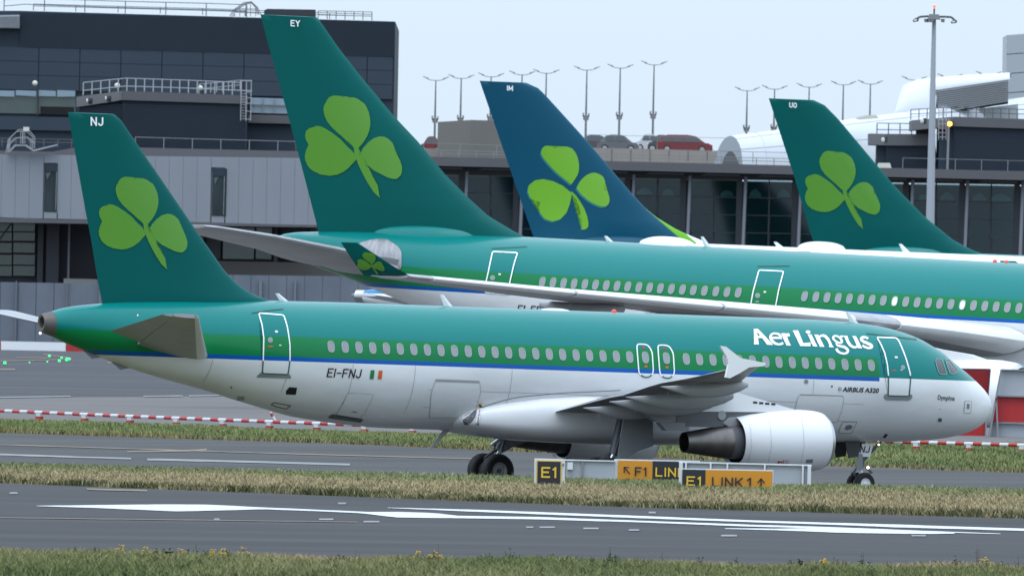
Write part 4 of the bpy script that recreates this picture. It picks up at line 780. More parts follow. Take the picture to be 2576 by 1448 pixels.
def wide_body(name, label, N, th, pitch, zg, body, finm, te, le, under=M_grey, engines=True, finhinge=.70):
    c = Craft(name, label, N, th, pitch, zg, -16.5, WP, WH, 2.82); c.fus = c.fuselage(body, step=.8)
    f = Fin(te, le, .10, .42); c.fin = c.part('fin', f.build(MB(), 0, finhinge), finm, angle=50); c.rud = c.part('rudder', f.build(MB(), finhinge + .0002, 1), finm, angle=50); c.finshape = f
    mb = MB(); rings = []                                     # the fairing that swells round the fin root
    for t in np.linspace(-1, 1, 21):
        q = max(.02, 1 - abs(t) ** (2.0 if t > 0 else 1.7)); s = 6.9 + (3.1 if t > 0 else 3.3) * t; b = float(hermite(s, c.ps, c.pt)); rings.append([(s, .80 * q ** .6 * math.cos(a), b - .5 + (.5 + .42 * q ** .5) * max(0, math.sin(a))) for a in np.linspace(0, 2 * math.pi, 22, endpoint=False)])
    c.part('fin_fairing', mb.loft(rings), body if finm is M_tealfin else finm, c.fin, angle=70)
    st = [(1.0, 7.0, .95, 5.6, .10, 1.15), (2.6, 8.0, 1.42, 4.9, .10, 1.40), (4.0, 8.85, 1.86, 4.42, .10, 1.72), (7.0, 10.7, 2.34, 3.5, .10, 2.18), (9.3, 12.12, 2.62, 2.5, .09, 2.5), (9.75, 12.6, 2.66, 1.9, .08, 2.58)]
    W_ = [(1.8, -24.2, -.55, 11.6, .13, -1.25), (6.06, -21.71, -.12, 9.2, .12, -.62), (9.9, -19.5, .17, 7.1, .115, -.22), (14.94, -16.59, .46, 5.55, .11, .18), (23.2, -11.81, .89, 3.55, .105, .72), (28.6, -8.72, 1.22, 2.55, .10, 1.14), (29.5, -8.2, 1.28, 2.3, .10, 1.22)]
    for sd in (1, -1):
        o = c.part('tailplane', wing_loft(st, sd, 0, .70, 0), under, angle=50); c.part('elevator', wing_loft(span(st, 1.8, 9.3), sd, .71, 1, 0), under, o)
        w = c.part('wing', wing_loft(W_, sd, 0, .76), under, angle=50)
        for a, b, nm in ((2.6, 9.6, 'flap'), (9.8, 21.5, 'flap'), (21.7, 28.5, 'aileron')): c.part(nm, wing_loft(span(W_, a, b), sd, .768, 1), M_mgrey, w)
        for y0, y1 in ((2.9, 8.4), (10.4, 16), (16.15, 22.3), (22.45, 28.4)):
            mb = MB(); mb.loft([[(q[1] - .05 + p[0] * q[3], sd * q[0], q[2] + .01 + p[1] * q[3]) for p in airfoil(q[4] * 1.06, 0, 0, .10)] for q in span(W_, y0, y1, 2)]); c.part('slat', mb, M_white, w)
        mb = MB(); rings = []
        for y, s0, s1, z0, z1, th_ in ((29.45, -8.25, -6.1, 1.30, 1.20, .10), (29.75, -7.85, -5.95, 1.55, 1.5, .09), (30.0, -7.1, -5.68, 2.0, 1.98, .07), (30.22, -6.12, -5.34, 2.56, 2.54, .05)):
            rings.append([(s0, sd * y, z0), (s0 * .75 + s1 * .25, sd * (y + th_), z0 * .75 + z1 * .25), (s1, sd * y, z1), (s0 * .75 + s1 * .25, sd * (y - th_), z0 * .75 + z1 * .25)])
        c.wl = (c.part('winglet', mb.loft(rings), finm, w, angle=60), c.wl[0] if sd < 0 else None)
        for y, ln in ((9.0, 5.2), (14.2, 4.6), (19.4, 4.0)):
            q = interp_sec(W_, y); mb = MB(); rings = []
            for t in np.linspace(0, 1, 10):
                k = max(.05, math.sin(math.pi * (.06 + .9 * t)) ** .7); rings.append([(q[1] + q[3] * 1.12 - ln * (1 - t), sd * (y + .30 * k * math.sin(a)), q[5] - .2 - .30 * math.sin(math.pi * t) + .45 * k * math.cos(a)) for a in np.linspace(0, 2 * math.pi, 12, endpoint=False)])
            c.part('flap_track_fairing', mb.loft(rings), under, w)
        if engines:
            o0 = (-26.7, sd * 9.37, -2.62); ax = (1, 0, -.02); mb = MB()
            mb.lathe([(4.9, 1.02), (5.0, 1.06), (4.0, 1.28), (3.0, 1.43), (1.9, 1.50), (1.0, 1.48), (.45, 1.41), (.18, 1.34)], o0, ax, 44); nac = c.part('nacelle', mb, M_white)
            mb = MB(); mb.lathe([(.181, 1.341), (.05, 1.27), (0, 1.20), (.05, 1.14), (.25, 1.10)], o0, ax, 44); c.part('inlet_lip', mb, M_metal, nac)
            mb = MB(); mb.lathe([(.25, 1.10), (1.3, 1.14), (1.31, .02)], o0, ax, 36); c.part('fan', mb, M_hole, nac)
            mb = MB(); mb.lathe([(4.9, 1.02), (4.5, .9), (4.6, .75), (5.6, .62), (6.6, .45), (6.58, .02)], o0, ax, 30); c.part('exhaust_nozzle', mb, M_steel, nac)
            mb = MB(); mb.prism([(s, sd * 9.37 - .25, z) for s, z in ((-25.0, -1.2), (-24.2, -1.0), (-22.8, -.86), (-21.2, -.62), (-19.9, -.25), (-18.4, -.1), (-16.6, -.5), (-17.4, -.9), (-20.5, -1.5), (-24, -1.5))], (0, .5, 0)); c.part('pylon', mb, M_white, smooth=False)
        for dx in (0, 1.5):
            for q in (-.62, .62): wheel(c, -17.2 + dx, sd * (5.1 + q), -zg + .62, .63, .48)
        mb = MB(); mb.tube([(-16.4, sd * 5.0, -1.2), (-16.4, sd * 5.1, -zg + .6)], .22, 12); c.part('main_gear_leg', mb, M_strut)
    for q in (-.3, .3): wheel(c, -41.2, q, -zg + .5, .5, .3)
    c.part('nose_gear_leg', MB().tube([(-41.2, 0, -2.4), (-41.2, 0, -zg + .5)], .15, 12), M_strut)
    rings = []
    for s, zt, zb, h in ((-30, -1.6, -2.7, 1.9), (-28.4, -1.4, -3.0, 2.62), (-26, -1.15, -3.18, 2.94), (-22, -1.05, -3.3, 3.02), (-16, -1.1, -3.3, 3.02), (-12, -1.3, -3.15, 2.9), (-9.4, -1.6, -2.95, 2.5), (-8, -2.0, -2.8, 1.8)):
        rings.append([(s, h * np.sign(math.sin(a)) * abs(math.sin(a)) ** .8, (zt + zb) / 2 + (zt - zb) / 2 * np.sign(math.cos(a)) * abs(math.cos(a)) ** .9) for a in np.linspace(0, 2 * math.pi, 36, endpoint=False)])
    Q = np.array(rings); S2 = np.arange(-30, -7.9, .5); c.part('belly_fairing', MB().loft([[tuple(np.array([hermite(s, Q[:, 0, 0], Q[:, j, k]) for k in range(3)])) for j in range(36)] for s in S2]), M_white, angle=60)
    return c
EYTE = [(15.89, 11.85), (15.5, 10.75), (13.87, 6.43), (12.52, 2.65), (12.40, 2.4)]
EYLE = [(13.48, 11.93), (13.09, 11.83), (12.84, 11.6), (11.94, 10.56), (10.82, 9.42), (9.09, 7.77), (7.82, 6.7), (6.37, 5.31), (5.14, 4.33), (4.13, 3.61), (2.72, 2.96), (2.22, 2.79), (1.6, 2.45)]
B = wide_body('wide_body_airliner', 'green wide-body jet with the tall shamrock tail marked EY, parked just behind the narrow-body jet', (2.48038, 770, 6.38723), -.495542, -.0303973, 4.45,
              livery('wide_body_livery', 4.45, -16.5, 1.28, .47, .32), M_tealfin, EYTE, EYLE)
sB = B.finshape.surf(B)
B.decal('shamrock', shamrock((767, 240, 1014, 496)), M_lime, B.fin, .03, 16, sB)
B.decal('tail_letters', stroke_text('EY', (733, 67), (754, 68), 16, .17), M_wtext, B.fin, .03, 60, sB)
wlp = lambda px, py, off=.01: B.on_plane(np.asarray(px, float), np.asarray(py, float), 29.98 + off)
def wl_surf(px, py, off=.01):
    P = B.on_plane(np.asarray(px, float), np.asarray(py, float), 29.9); y = np.interp(P[:, 2], [1.25, 1.55, 2.0, 2.56], [29.45, 29.75, 30.0, 30.22]); P = B.on_plane(np.asarray(px, float), np.asarray(py, float), y + .10 + off); return P
B.decal('shamrock', shamrock((898, 634, 968, 692)), M_lime, B.wl[1], .02, 10, wl_surf)
proto = None
W1 = [1900 + x / 2.576 for x in (347, 450, 552, 653, 757, 860, 963, 1067, 1171, 1278, 1382, 1486, 1592, 1699, 1804, 1911, 2021, 2128, 2236)]; y1 = lambda x: np.interp(x, [1364.5, 1856.2], [705.9, 738.7])
W2 = [2900 + x / 2.732 for x in (320, 436, 550, 665, 780, 897, 1012, 1128, 1243, 1358, 1474, 1590, 1705, 1821, 1937, 2052, 2168, 2284, 2400, 2517)]; y2 = lambda x: np.interp(x, [2023.3, 2562.6], [746.7, 774.9])
for i, (Wl, yf) in enumerate(((W1, y1), (W2, y2))):
    xs = np.array(Wl) * k_; SS = B.hit(xs, yf(xs))[:, 0]
    for j, s in enumerate(SS):
        w = B.window(s, .96, .118, .185, proto if s < -3.2 else None, pane_mat=M_blind if (i == 1 and j in (8, 14)) else None); proto = w if (s < -3.2 and proto is None) else proto
def bdoor(pts, port, gut):
    P = roundpath(pts, 4); d = B.decal('passenger_door', [P], B.fus.data.materials[0], None, .012, 6); B.decal('door_outline', stroke(P, 3.0, True), M_wtext, d, .024, 6)
    x, y, r = port; t = np.linspace(0, 2 * math.pi, 14, endpoint=False); B.decal('porthole', [[(x + r * math.cos(a), y + r * math.sin(a)) for a in t]], M_frame, d, .03, 50); B.decal('porthole_pane', [[(x + r * .62 * math.cos(a), y + r * .62 * math.sin(a)) for a in t]], M_pane, d, .036, 50)
    B.decal('door_notice', [bx(x + 18, y - 9, 3, 2)], M_blind, d, .03, 50); B.decal('door_notice', [bx(x - 1, y + 15, 4.5, 1.6)], M_frame, d, .03, 50); B.decal('rain_gutter', stroke(smooth_path(gut, 6), 2), M_green, None, .03, 8)
bdoor([(1220, 735), (1222, 714), (1229, 682), (1239, 633.5), (1302, 636.5), (1293, 665), (1281, 718), (1279, 740)], (1239.5, 699, 6.5), [(1236, 624.7), (1324.7, 620.3)])
bdoor([(1883, 805), (1886, 780), (1894, 735), (1909, 680), (1971, 683), (1959, 728), (1948, 786), (1946, 810)], (1906, 743.5, 6.5), [(1905, 669.4), (1985.8, 668.5)])
zq = lambda L: Z(L, 1000, 830, 4.283)
B.decal('scuff_plate', [smooth_path(zq([(1490, 365), (1600, 320), (1720, 293), (1850, 285), (1950, 302), (2040, 360), (2120, 420), (2165, 500), (2168, 640), (2150, 770), (2000, 760), (1800, 640), (1600, 480)]), 3, True)], M_silver, None, .02, 8)
B.decal('scuff_plate', [zq([(1500, 560), (1800, 570), (2000, 590), (2130, 620), (2100, 700), (1900, 680), (1650, 640)])], M_dgrey, None, .03, 10)
B.decal('registration', stroke_text('EI-EDY', (1300, 786.5), (1372, 790.5), 20, .14, 6), M_text, None, .02, 8)
B.decal('flag', [[(1384, 766.5), (1393, 767), (1392, 789), (1383, 788.5)]], M_fgreen, None, .02, 10); B.decal('flag', [[(1399, 767.4), (1407, 767.8), (1406, 790), (1398, 789.5)]], M_orange, None, .02, 10)
dome(B, B.on_plane(np.array([1678.]), np.array([612.]), 0.)[0][0], 1.42, .34, 'satellite_dome', M_white, .55)
antenna(B, 1536, 593, 608, lean=.25); antenna(B, 1781, 595, 621, lean=.3)
for x in (2502, 2531): mb = MB(); mb.ball((B.on_plane(np.array([float(x)]), np.array([655.]), 0.)[0][0], 0, 2.83), .10, 10); B.part('roof_beacon', mb, M_beacon)
mb = MB(); mb.loft([[(14.4, .34 * math.sin(a), 1.98 + .30 * math.cos(a)) for a in np.linspace(0, 6.283, 18, endpoint=False)], [(14.85, .24 * math.sin(a), 2.0 + .2 * math.cos(a)) for a in np.linspace(0, 6.283, 18, endpoint=False)]]); B.part('tail_exhaust', mb, M_mgrey)
# the blue-tailed one
def split_mat(name, c_, pts, cols):
    """paint parted along a straight line given in the aircraft's own (s, z): behind it cols[0], a stripe cols[1], then cols[2]"""
    m = bpy.data.materials.new(name); m.use_nodes = True; n = m.node_tree.nodes; l = m.node_tree.links; b = n['Principled BSDF']; b.inputs['Roughness'].default_value = .35
    tcn = n.new('ShaderNodeTexCoord'); sepn = n.new('ShaderNodeSeparateXYZ'); l.new(tcn.outputs['Object'], sepn.inputs[0]); b.inputs['Specular IOR Level'].default_value = .2; p = np.array(pts, float) + np.array([16.5, c_]); d = p[1] - p[0]; nn = np.array([d[1], -d[0]]); nn /= np.linalg.norm(nn)
    if nn[0] > 0: nn = -nn
    k = n.new('ShaderNodeVectorMath'); k.operation = 'DOT_PRODUCT'; k.inputs[1].default_value = (nn[0], 0, nn[1]); l.new(tcn.outputs['Object'], k.inputs[0]); base = float(nn @ p[0]); src = None
    for off, col in ((0, cols[1]), (.42, cols[2])):
        g = n.new('ShaderNodeMath'); g.operation = 'GREATER_THAN'; g.inputs[1].default_value = base + off; l.new(k.outputs['Value'], g.inputs[0]); q_ = n.new('ShaderNodeMath'); q_.operation = 'LESS_THAN'; q_.inputs[1].default_value = float(p[0][1]) + off * .3; l.new(sepn.outputs['Z'], q_.inputs[0]); r_ = n.new('ShaderNodeMath'); r_.operation = 'MULTIPLY'; l.new(g.outputs[0], r_.inputs[0]); l.new(q_.outputs[0], r_.inputs[1]); g = r_; x = n.new('ShaderNodeMix'); x.data_type = 'RGBA'; l.new(g.outputs[0], x.inputs['Factor'])
        if src is None: x.inputs['A'].default_value = (*cols[0], 1)
        else: l.new(src, x.inputs['A'])
        x.inputs['B'].default_value = (*col, 1); src = x.outputs['Result']
    l.new(src, b.inputs['Base Color']); return m
class _P: pass
def pose_only(N, th, pitch):
    q = _P(); q.N = np.array(N, float); q.fw = np.array([math.cos(th) * math.cos(pitch), math.sin(th) * math.cos(pitch), math.sin(pitch)]); q.st = np.array([math.sin(th), -math.cos(th), 0.0]); q.up = np.cross(q.st, q.fw); q.rays = lambda px, py: Craft.rays(q, px, py); return q
def sz(q, L): P = Craft.on_plane(q, np.array([p[0] for p in L], float), np.array([p[1] for p in L], float), 0.0); return [(p[0], p[2]) for p in P]
IMN = ((13.4126, 1050, 7.4164), -.0873, -.02); q = pose_only(*IMN)
iTE = sz(q, [(1206, 203.5), (1340, 592)]) + [(12.0, 2.4)]; iLE = sz(q, [(1318, 208.1), (1338, 211.5), (1355, 223.4), (1372, 240.3), (1473.6, 352), (1588.6, 487), (1625, 525.4), (1650, 546.3), (1681, 565), (1702, 577.5), (1733.4, 592), (1764.6, 604.6), (1781.3, 613)]) + [(1.4, 2.3)]
Mfin = split_mat('blue_fin_paint', 5.1, sz(q, [(1625, 526), (1714, 602)]), ((.0, .062, .112), (.12, .36, .01), WHITE))
C_ = wide_body('wide_body_airliner', 'white wide-body jet with the dark blue tail marked IM and heart-shaped shamrock leaves', *IMN, 5.1, M_white, Mfin, iTE, iLE, M_white)
sC = C_.finshape.surf(C_); z2_ = lambda L: Z(L, 1400, 0, 1.9815); z8 = lambda L: Z(L, 2150, 650, 3.22)
H1 = smooth_path(z2_([(1247, 1140), (1255, 1105), (1280, 1085), (1320, 1090), (1358, 1108)]), 3).tolist() + smooth_path(z2_([(1380, 1132), (1392, 1105), (1415, 1092), (1440, 1091), (1480, 1108), (1510, 1150), (1528, 1215), (1525, 1280), (1500, 1330), (1470, 1372)]), 3).tolist() + smooth_path(z2_([(1425, 1335), (1370, 1290), (1310, 1230), (1262, 1172)]), 3).tolist()
H2 = [(1327, 482), (1330, 466), (1345, 454), (1365, 450.5), (1390, 455.5), (1415, 467), (1438, 486), (1434, 510), (1425, 535), (1410, 551), (1390, 557), (1371, 551), (1359, 537), (1355, 522), (1359, 508), (1345, 505), (1333, 497)]
H3 = smooth_path(z8([(40, 180), (80, 100), (140, 38), (200, 4), (260, -6), (330, 20), (370, 60), (385, 120), (376, 165)]), 3).tolist() + smooth_path(z8([(357, 192), (400, 220), (430, 270), (438, 330), (420, 380), (380, 400), (330, 398), (250, 368), (170, 318), (90, 248)]), 3).tolist()
H4 = z8([(-25, 215), (30, 265), (80, 335), (130, 420), (165, 510), (182, 590), (182, 640), (160, 672), (105, 678), (105, 620), (95, 520), (72, 410), (38, 320), (-20, 250)])
sh = lambda L, dx, dy: [(x + dx, y + dy) for x, y in L]
C_.decal('shamrock_edge', [sh(H1, -3, 3.5), sh(H2, -2.5, 3), sh(H3, -3, 3.5), sh(H4, -3.5, 2)], M_limed, C_.fin, .022, 14, sC)
C_.decal('shamrock', [H1, H2, H3, H4], M_lime2, C_.fin, .034, 14, sC)
C_.decal('tail_letters', stroke_text('IM', (1276, 228.5), (1289, 229.5), 13, .18), M_wtext, C_.fin, .034, 60, sC)
dome(C_, C_.on_plane(np.array([2066.]), np.array([622.]), 0.)[0][0], 1.5, .40, 'satellite_dome', M_white, .55)
antenna(C_, 1963, 611, 624, lean=.3, w=.2); antenna(C_, 2281, 617, 638, lean=.4, w=.2)
# the third green tail
UON = ((31.02, 1100, 7.36), -.1745, -.02); q = pose_only(*UON)
uTE = sz(q, [(1932.6, 246.4), (1995.5, 439.2), (2043.7, 604)]) + [(12.2, 2.4)]; uLE = sz(q, [(2045, 252), (2062.9, 257.7), (2071, 262.6), (2106.7, 298.3), (2174.7, 379.3), (2248.5, 467), (2324.2, 544.2), (2395.6, 602.7), (2440, 627), (2475, 640)]) + [(1.0, 2.3)]
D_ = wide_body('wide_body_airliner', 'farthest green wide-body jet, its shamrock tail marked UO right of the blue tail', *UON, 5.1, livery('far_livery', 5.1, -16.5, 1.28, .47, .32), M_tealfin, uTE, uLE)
sD = D_.finshape.surf(D_)
D_.decal('shamrock', shamrock((2024, 379.2, 2215, 574.5)), M_lime, D_.fin, .03, 14, sD)
D_.decal('tail_letters', stroke_text('UO', (1986, 271), (2003, 272), 13, .18), M_wtext, D_.fin, .034, 60, sD)
# a small jet's tail showing under the big wing: grey tail pipe, white body, sky-blue stripes
T = Craft('small_airliner', 'white jet with sky-blue stripes and grey tail pipe, peeping out under the green wide-body wing', (27.5, 852, 5.35), -.42, -.015, 3.6, 14, [(-2, -.5, -.7), (0, .6, -1.3), (3, 1.6, -1.75), (24, 1.7, -1.75), (28, 1.68, -1.45), (34, 1.45, -.1), (37.2, 1.1, .42), (37.4, 1.05, .48)], [(-2, .05), (0, 1), (3, 1.7), (24, 1.72), (28, 1.6), (34, .9), (37.4, .34)], 1.72)
tl = livery('striped_livery', 3.6, 14, 9, .95, .80); tgt = at(914, 747, 868); tl_o = T.N - T.fw * 37.4 + T.up * .75
mv = tgt - tl_o; T.root.location = Vector(T.root.location) + Vector(mv); T.N = T.N + mv
for nd in tl.node_tree.nodes:
    if nd.type == 'MIX':
        for s_ in ('A', 'B'):
            v = tuple(nd.inputs[s_].default_value)[:3]
            if not nd.inputs[s_].is_linked and max(abs(v[i] - GREEN[i]) for i in range(3)) < 1e-4: nd.inputs[s_].default_value = (.02, .19, .42, 1)
            if not nd.inputs[s_].is_linked and max(abs(v[i] - BLUE[i]) for i in range(3)) < 1e-4: nd.inputs[s_].default_value = (*WHITE, 1)
T.fuselage(tl)
mb = MB(); mb.loft([[(37.3, .36 * math.sin(a), .76 + .33 * math.cos(a)) for a in np.linspace(0, 6.283, 18, endpoint=False)], [(37.75, .33 * math.sin(a), .78 + .31 * math.cos(a)) for a in np.linspace(0, 6.283, 18, endpoint=False)]]); T.part('tail_exhaust', mb, M_metal)
fT = Fin([(36.6, 5.6), (35.3, 1.2)], [(35.0, 5.6), (31.5, 2.2), (30.2, 1.4)], .1, .3); T.part('fin', fT.build(MB()), M_bluep, angle=50)
for sd in (1, -1): T.part('tailplane', wing_loft([(.5, 31.5, .4, 3.4, .1, .45), (5.2, 34.3, .9, 1.4, .1, .9)], sd, 0, 1, 0), M_white); T.part('wing', wing_loft([(1.3, 12, -.9, 5.5, .13, -1.2), (14, 18, .2, 1.6, .1, .15)], sd), M_white)
# ------------------------------------------------------------------ terminal buildings
M_slate = mat('slate_cladding', (.036, .050, .070), .6, spec=.2, noise=(.12, .6, (.043, .058, .079)))
M_slate2 = mat('slate_ribs', (.028, .040, .057), .6, spec=.2)
M_louvre = mat('grey_louvre', (.30, .32, .35), .5)
M_band = mat('grey_fascia', (.092, .090, .098), .6, noise=(.25, .5, (.075, .075, .082)))
M_bandl = mat('light_grey_fascia', (.145, .145, .15), .6, noise=(.3, .5, (.115, .115, .12)))
M_corr = mat('pale_corridor_panel', (.235, .252, .28), .5, spec=.3, noise=(.4, .6, (.20, .215, .242), (1, 1, .25)))
M_dglass = mat('dark_window_glass', (.012, .020, .024), .2, spec=.3, noise=(.5, .8, (.04, .055, .06), (2, 1, .5)))
M_darkwall = mat('dark_wall', (.018, .020, .026), .7)
M_cream = mat('cream_wall', (.30, .285, .265), .7)
M_brown = mat('brown_grey_wall', (.095, .082, .076), .7, noise=(.4, .6, (.072, .065, .062)))
M_fencep = mat('blue_grey_screen', (.095, .118, .150), .5, noise=(.5, .9, (.14, .158, .185), (1, 1, .6)))
M_railm = mat('galvanised_rail', (.19, .195, .21), .5)
M_raild = mat('dark_rail', (.09, .095, .105), .5)
M_railw = mat('pale_rail', (.33, .34, .36), .5)
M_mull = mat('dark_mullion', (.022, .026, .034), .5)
M_col = mat('grey_column', (.15, .158, .185), .5)
M_beige = mat('beige_block', (.165, .155, .145), .75, noise=(.2, .5, (.145, .135, .127)))
M_deck = mat('parking_parapet', (.29, .258, .235), .75, noise=(.3, .6, (.25, .225, .205)))
M_shell = mat('white_roof_shell', (.55, .57, .61), .45)
M_shells = mat('roof_shell_seam', (.42, .44, .48), .5)
M_tower = mat('pale_tower_panel', (.34, .37, .41), .5)
M_globe = mat('cream_globe', (.58, .58, .50), .4)
M_sky_glass = mat('sky_reflecting_glass', (.16, .24, .30), .05, coat=1, spec=.8)
M_gr_glass = mat('green_tinted_glass', (.055, .085, .075), .12, coat=.6, noise=(.5, .7, (.035, .055, .052)))
M_sodium = mat('orange_lamp', (1, .5, .1), .3, emit=(1, .36, .03), es=9)
M_inside = mat('hall_interior', (.085, .11, .115), .8, noise=(.5, .5, (.055, .072, .08), (.6, 1, 1.3)))
M_lpatch = mat('pale_light_patch', (.6, .7, .66), .5)
M_gl = bpy.data.materials.new('hall_glass'); M_gl.use_nodes = True; n = M_gl.node_tree.nodes; l = M_gl.node_tree.links; n.clear()
tr = n.new('ShaderNodeBsdfTransparent'); tr.inputs[0].default_value = (.50, .62, .64, 1); gs = n.new('ShaderNodeBsdfGlossy'); gs.inputs['Roughness'].default_value = .03; gs.inputs[0].default_value = (.6, .65, .7, 1)
mx = n.new('ShaderNodeMixShader'); mx.inputs[0].default_value = .05; ou = n.new('ShaderNodeOutputMaterial'); l.new(tr.outputs[0], mx.inputs[1]); l.new(gs.outputs[0], mx.inputs[2]); l.new(mx.outputs[0], ou.inputs[0])

def front(L, Y): return [tuple(p) for p in at([q[0] for q in L], [q[1] for q in L], Y)]
def slab(name, L, Y, depth, m, parent=None, smooth=False):
    """front outline in pixels at distance Y, pushed back by depth metres"""
    return MB().prism(front(L, Y), (0, depth, 0)).build(name, m, parent, smooth)
def rect(x0, y0, x1, y1, sl=.0209): return [(x0, y0), (x1, y0 + (x1 - x0) * sl), (x1 - (y1 - y0) * .021, y1 + (x1 - x0) * sl), (x0 - (y1 - y0) * .021, y1)]
def base_thing(name, label, cat, px, py, Y, group=None):
    p = at(px, py, Y); return thing(name, label, cat, (p[0], p[1], float(ground_z(p[0], p[1]))), group)
def wp(o, parent):
    """give a world-built mesh a parent without moving it (parts of a root keep world coordinates)"""
    o.parent = parent
    if parent.parent is None: o.matrix_parent_inverse = Matrix.Translation(-parent.location)
    return o
def wslab(name, L, Y, depth, m, parent, smooth=False): return wp(slab(name, L, Y, depth, m, None, smooth), parent)
def railing(parent, L, Y, hpx, levels=(1, .5), r=.035, m=None, posts=True, name='railing', every=None, ins=None):
    """L: pixels of the foot line; hpx: height in pixels"""
    m = m or M_railm; mb = MB()
    for lv in levels:
        P = front([(x + hpx * lv * .021, y - hpx * lv) for x, y in L], Y)
        for a, b in zip(P[:-1], P[1:]): mb.bar(a, b, r * 1.6)
    rl = wp(mb.build(name, m), parent)
    if posts:
        A_ = np.array(L, float); d = np.concatenate([[0], np.cumsum(np.hypot(*np.diff(A_, axis=0).T))]); k = max(1, int(round(d[-1] / (every or 40))))
        src = None; base = None
        for t in np.linspace(0, d[-1], k + 1):
            x, y = np.interp(t, d, A_[:, 0]), np.interp(t, d, A_[:, 1]); p = at(x, y, Y)
            if src is None:
                q = at(x + hpx * .021, y - hpx, Y); h = q[2] - p[2]; mbp = MB(); mbp.box((0, 0, h / 2), (r * 2, r * 2, h)); src = mbp.build('post', m, rl); o = src
            else: o = src.copy(); COL.objects.link(o); o.parent = rl
            o.location = Vector(p)
    return rl
# --- tall dark block
DK = base_thing('terminal_block', 'tall dark slate-clad terminal block at the left with railings round its flat roof', 'building', 500, 590, 1340)
wslab('wall', [(-220, 28), (51, 28), (994, 55), (983, 640), (-230, 640)], 1340.4, 45, M_slate2, DK)
mb = MB()
for i in range(27):
    y = 32 + i * 3.25
    mb.prism(front([(50.5, y), (993.5, y + 24.6), (993.4, y + 26.3), (50.4, y + 1.7)], 1340.15), (0, .3, 0))
tag(wp(mb.build('cladding_rib', M_slate), DK), kind='stuff')
src = None
for r_, (a, b) in enumerate(((119, 153.6), (154.6, 188.6), (189.6, 225.5))):
    for c_ in range(-3, 10):
        x0 = 100 + c_ * 103.2 + 1; x1 = x0 + 101.4
        if x1 > 993: x1 = 990
        yo = (x0 - 51) * .0262; L = [(x0 - (a - 28) * .021, a + yo), (x1 - (a - 28) * .021, a + yo + (x1 - x0) * .0262), (x1 - (b - 28) * .021, b + yo + (x1 - x0) * .0262), (x0 - (b - 28) * .021, b + yo)]
        if x0 < 985: wslab('panel', L, 1340.2, .3, M_slate, DK)
for (y0, y1, x0) in ((60, 88, 868), (121, 160, 868)): pass
wslab('strip_window', [(-200, 224), (190, 230), (190, 288), (-200, 282)], 1340.25, .4, M_gr_glass, DK)
for x0, x1 in ((-60, 36), (40, 91), (97, 140), (144, 189)): wslab('clerestory_pane', [(x0, 227), (x1, 229), (x1, 243 + (x1 % 7)), (x0, 240 + (x0 % 5))], 1340.05, .15, M_sky_glass, DK)
wslab('window_mullion', rect(94, 226, 97.5, 290), 1339.9, .3, M_mull, DK); wslab('dark_opening', rect(102, 268, 186, 288), 1340.1, .1, M_hole, DK)
wslab('wall_panel', [(-200, 289), (200, 296), (200, 330), (-200, 322)], 1340.1, .3, M_slate, DK)
wslab('louvre_screen', [(-160, 43), (49, 38), (49, 72), (-160, 70)], 1339.6, .7, M_louvre, DK)
for i in range(9): wslab('louvre_blade', [(-160, 45.5 + i * 3), (48.5, 41 + i * 3.3), (48.5, 42.4 + i * 3.3), (-160, 47.4 + i * 3)], 1339.45, .2, M_louvre, DK)
railing(DK, [(10, 31), (63, 26.5), (270, 34), (540, 41), (620, 44)], 1341.5, 31, (1, .48), .035, M_raild, every=103)
railing(DK, [(84, 27), (190, 30), (500, 38), (935, 53)], 1347, 16, (1, .7), .03, M_raild, every=104); railing(DK, [(800, 49), (935, 52)], 1341.2, 21, (1, .5), .03, M_raild, every=24)
wslab('plant_box', [(664, 27), (672, 23), (793, 25), (793, 52), (664, 50)], 1345, 4, M_mull, DK)
mb = MB()
for dx in (0, 9, 18):
    P = front([(578 + dx * .5, 42), (585 + dx * .4, 28), (612 + dx * .3, 8 + dx * .2), (632, 5 + dx * .2), (648 - dx * .3, 20), (656 - dx * .4, 38)], 1343 + dx * .1)
    for a, b in zip(P[:-1], P[1:]): mb.bar(a, b, .06)
for x, y in ((590, 30), (603, 22), (618, 16), (630, 14), (643, 22)): mb.bar(at(x, 42, 1343), at(x, y - 6, 1343), .05)
for y in (18, 28): mb.bar(at(590, y + 4, 1343), at(650, y + 6, 1343), .05)
wp(mb.build('ladder_cage', M_railm), DK)
for x, y in ((88, 210), (295, 216), (504, 222)):
    p = at(x, y, 1337.6); g = MB().ball(p, .21 if x != 295 else .22, 14).build('globe_lamp', M_globe, None, True); tag(g, {88: 'cream globe lamp low on the bare slate wall, leftmost of three', 295: 'cream globe lamp behind the roof railing, middle of three', 504: 'cream globe lamp by the pale roof ladder, rightmost of three'}[x], 'lamp', 'globe lamps on the dark terminal block')
# --- lower plant room in front of it
PR = base_thing('plant_room', 'low dark ribbed plant room with grey cap and pale roof railing, left of the EY tail', 'building', 410, 600, 1312)
wslab('wall', [(308, 250), (620, 258), (617, 380), (306, 374)], 1312.2, 9, M_slate2, PR); wp(MB().prism(front([(200, 262), (308, 250), (306, 376), (198, 380)], 1312.6), (0, 9, 0)).build('wall', M_slate2), PR)
mb = MB()
for i in range(34): y = 264 + i * 3.2; mb.prism(front([(308, y), (619, y + 7), (619, y + 8.6), (308, y + 1.6)], 1312.0), (0, .2, 0)); mb.prism(front([(202, y + 3), (307.5, y), (307.5, y + 1.6), (202, y + 4.6)], 1312.2), (0, .4, 0))
tag(wp(mb.build('cladding_rib', M_slate), PR), kind='stuff')
wslab('cap', [(308, 229), (620, 241), (620, 262), (308, 252)], 1311.8, 9, M_band, PR); wslab('cap', [(192, 244), (307.6, 229), (307.6, 252), (192, 270)], 1312.0, 9, M_bandl, PR)
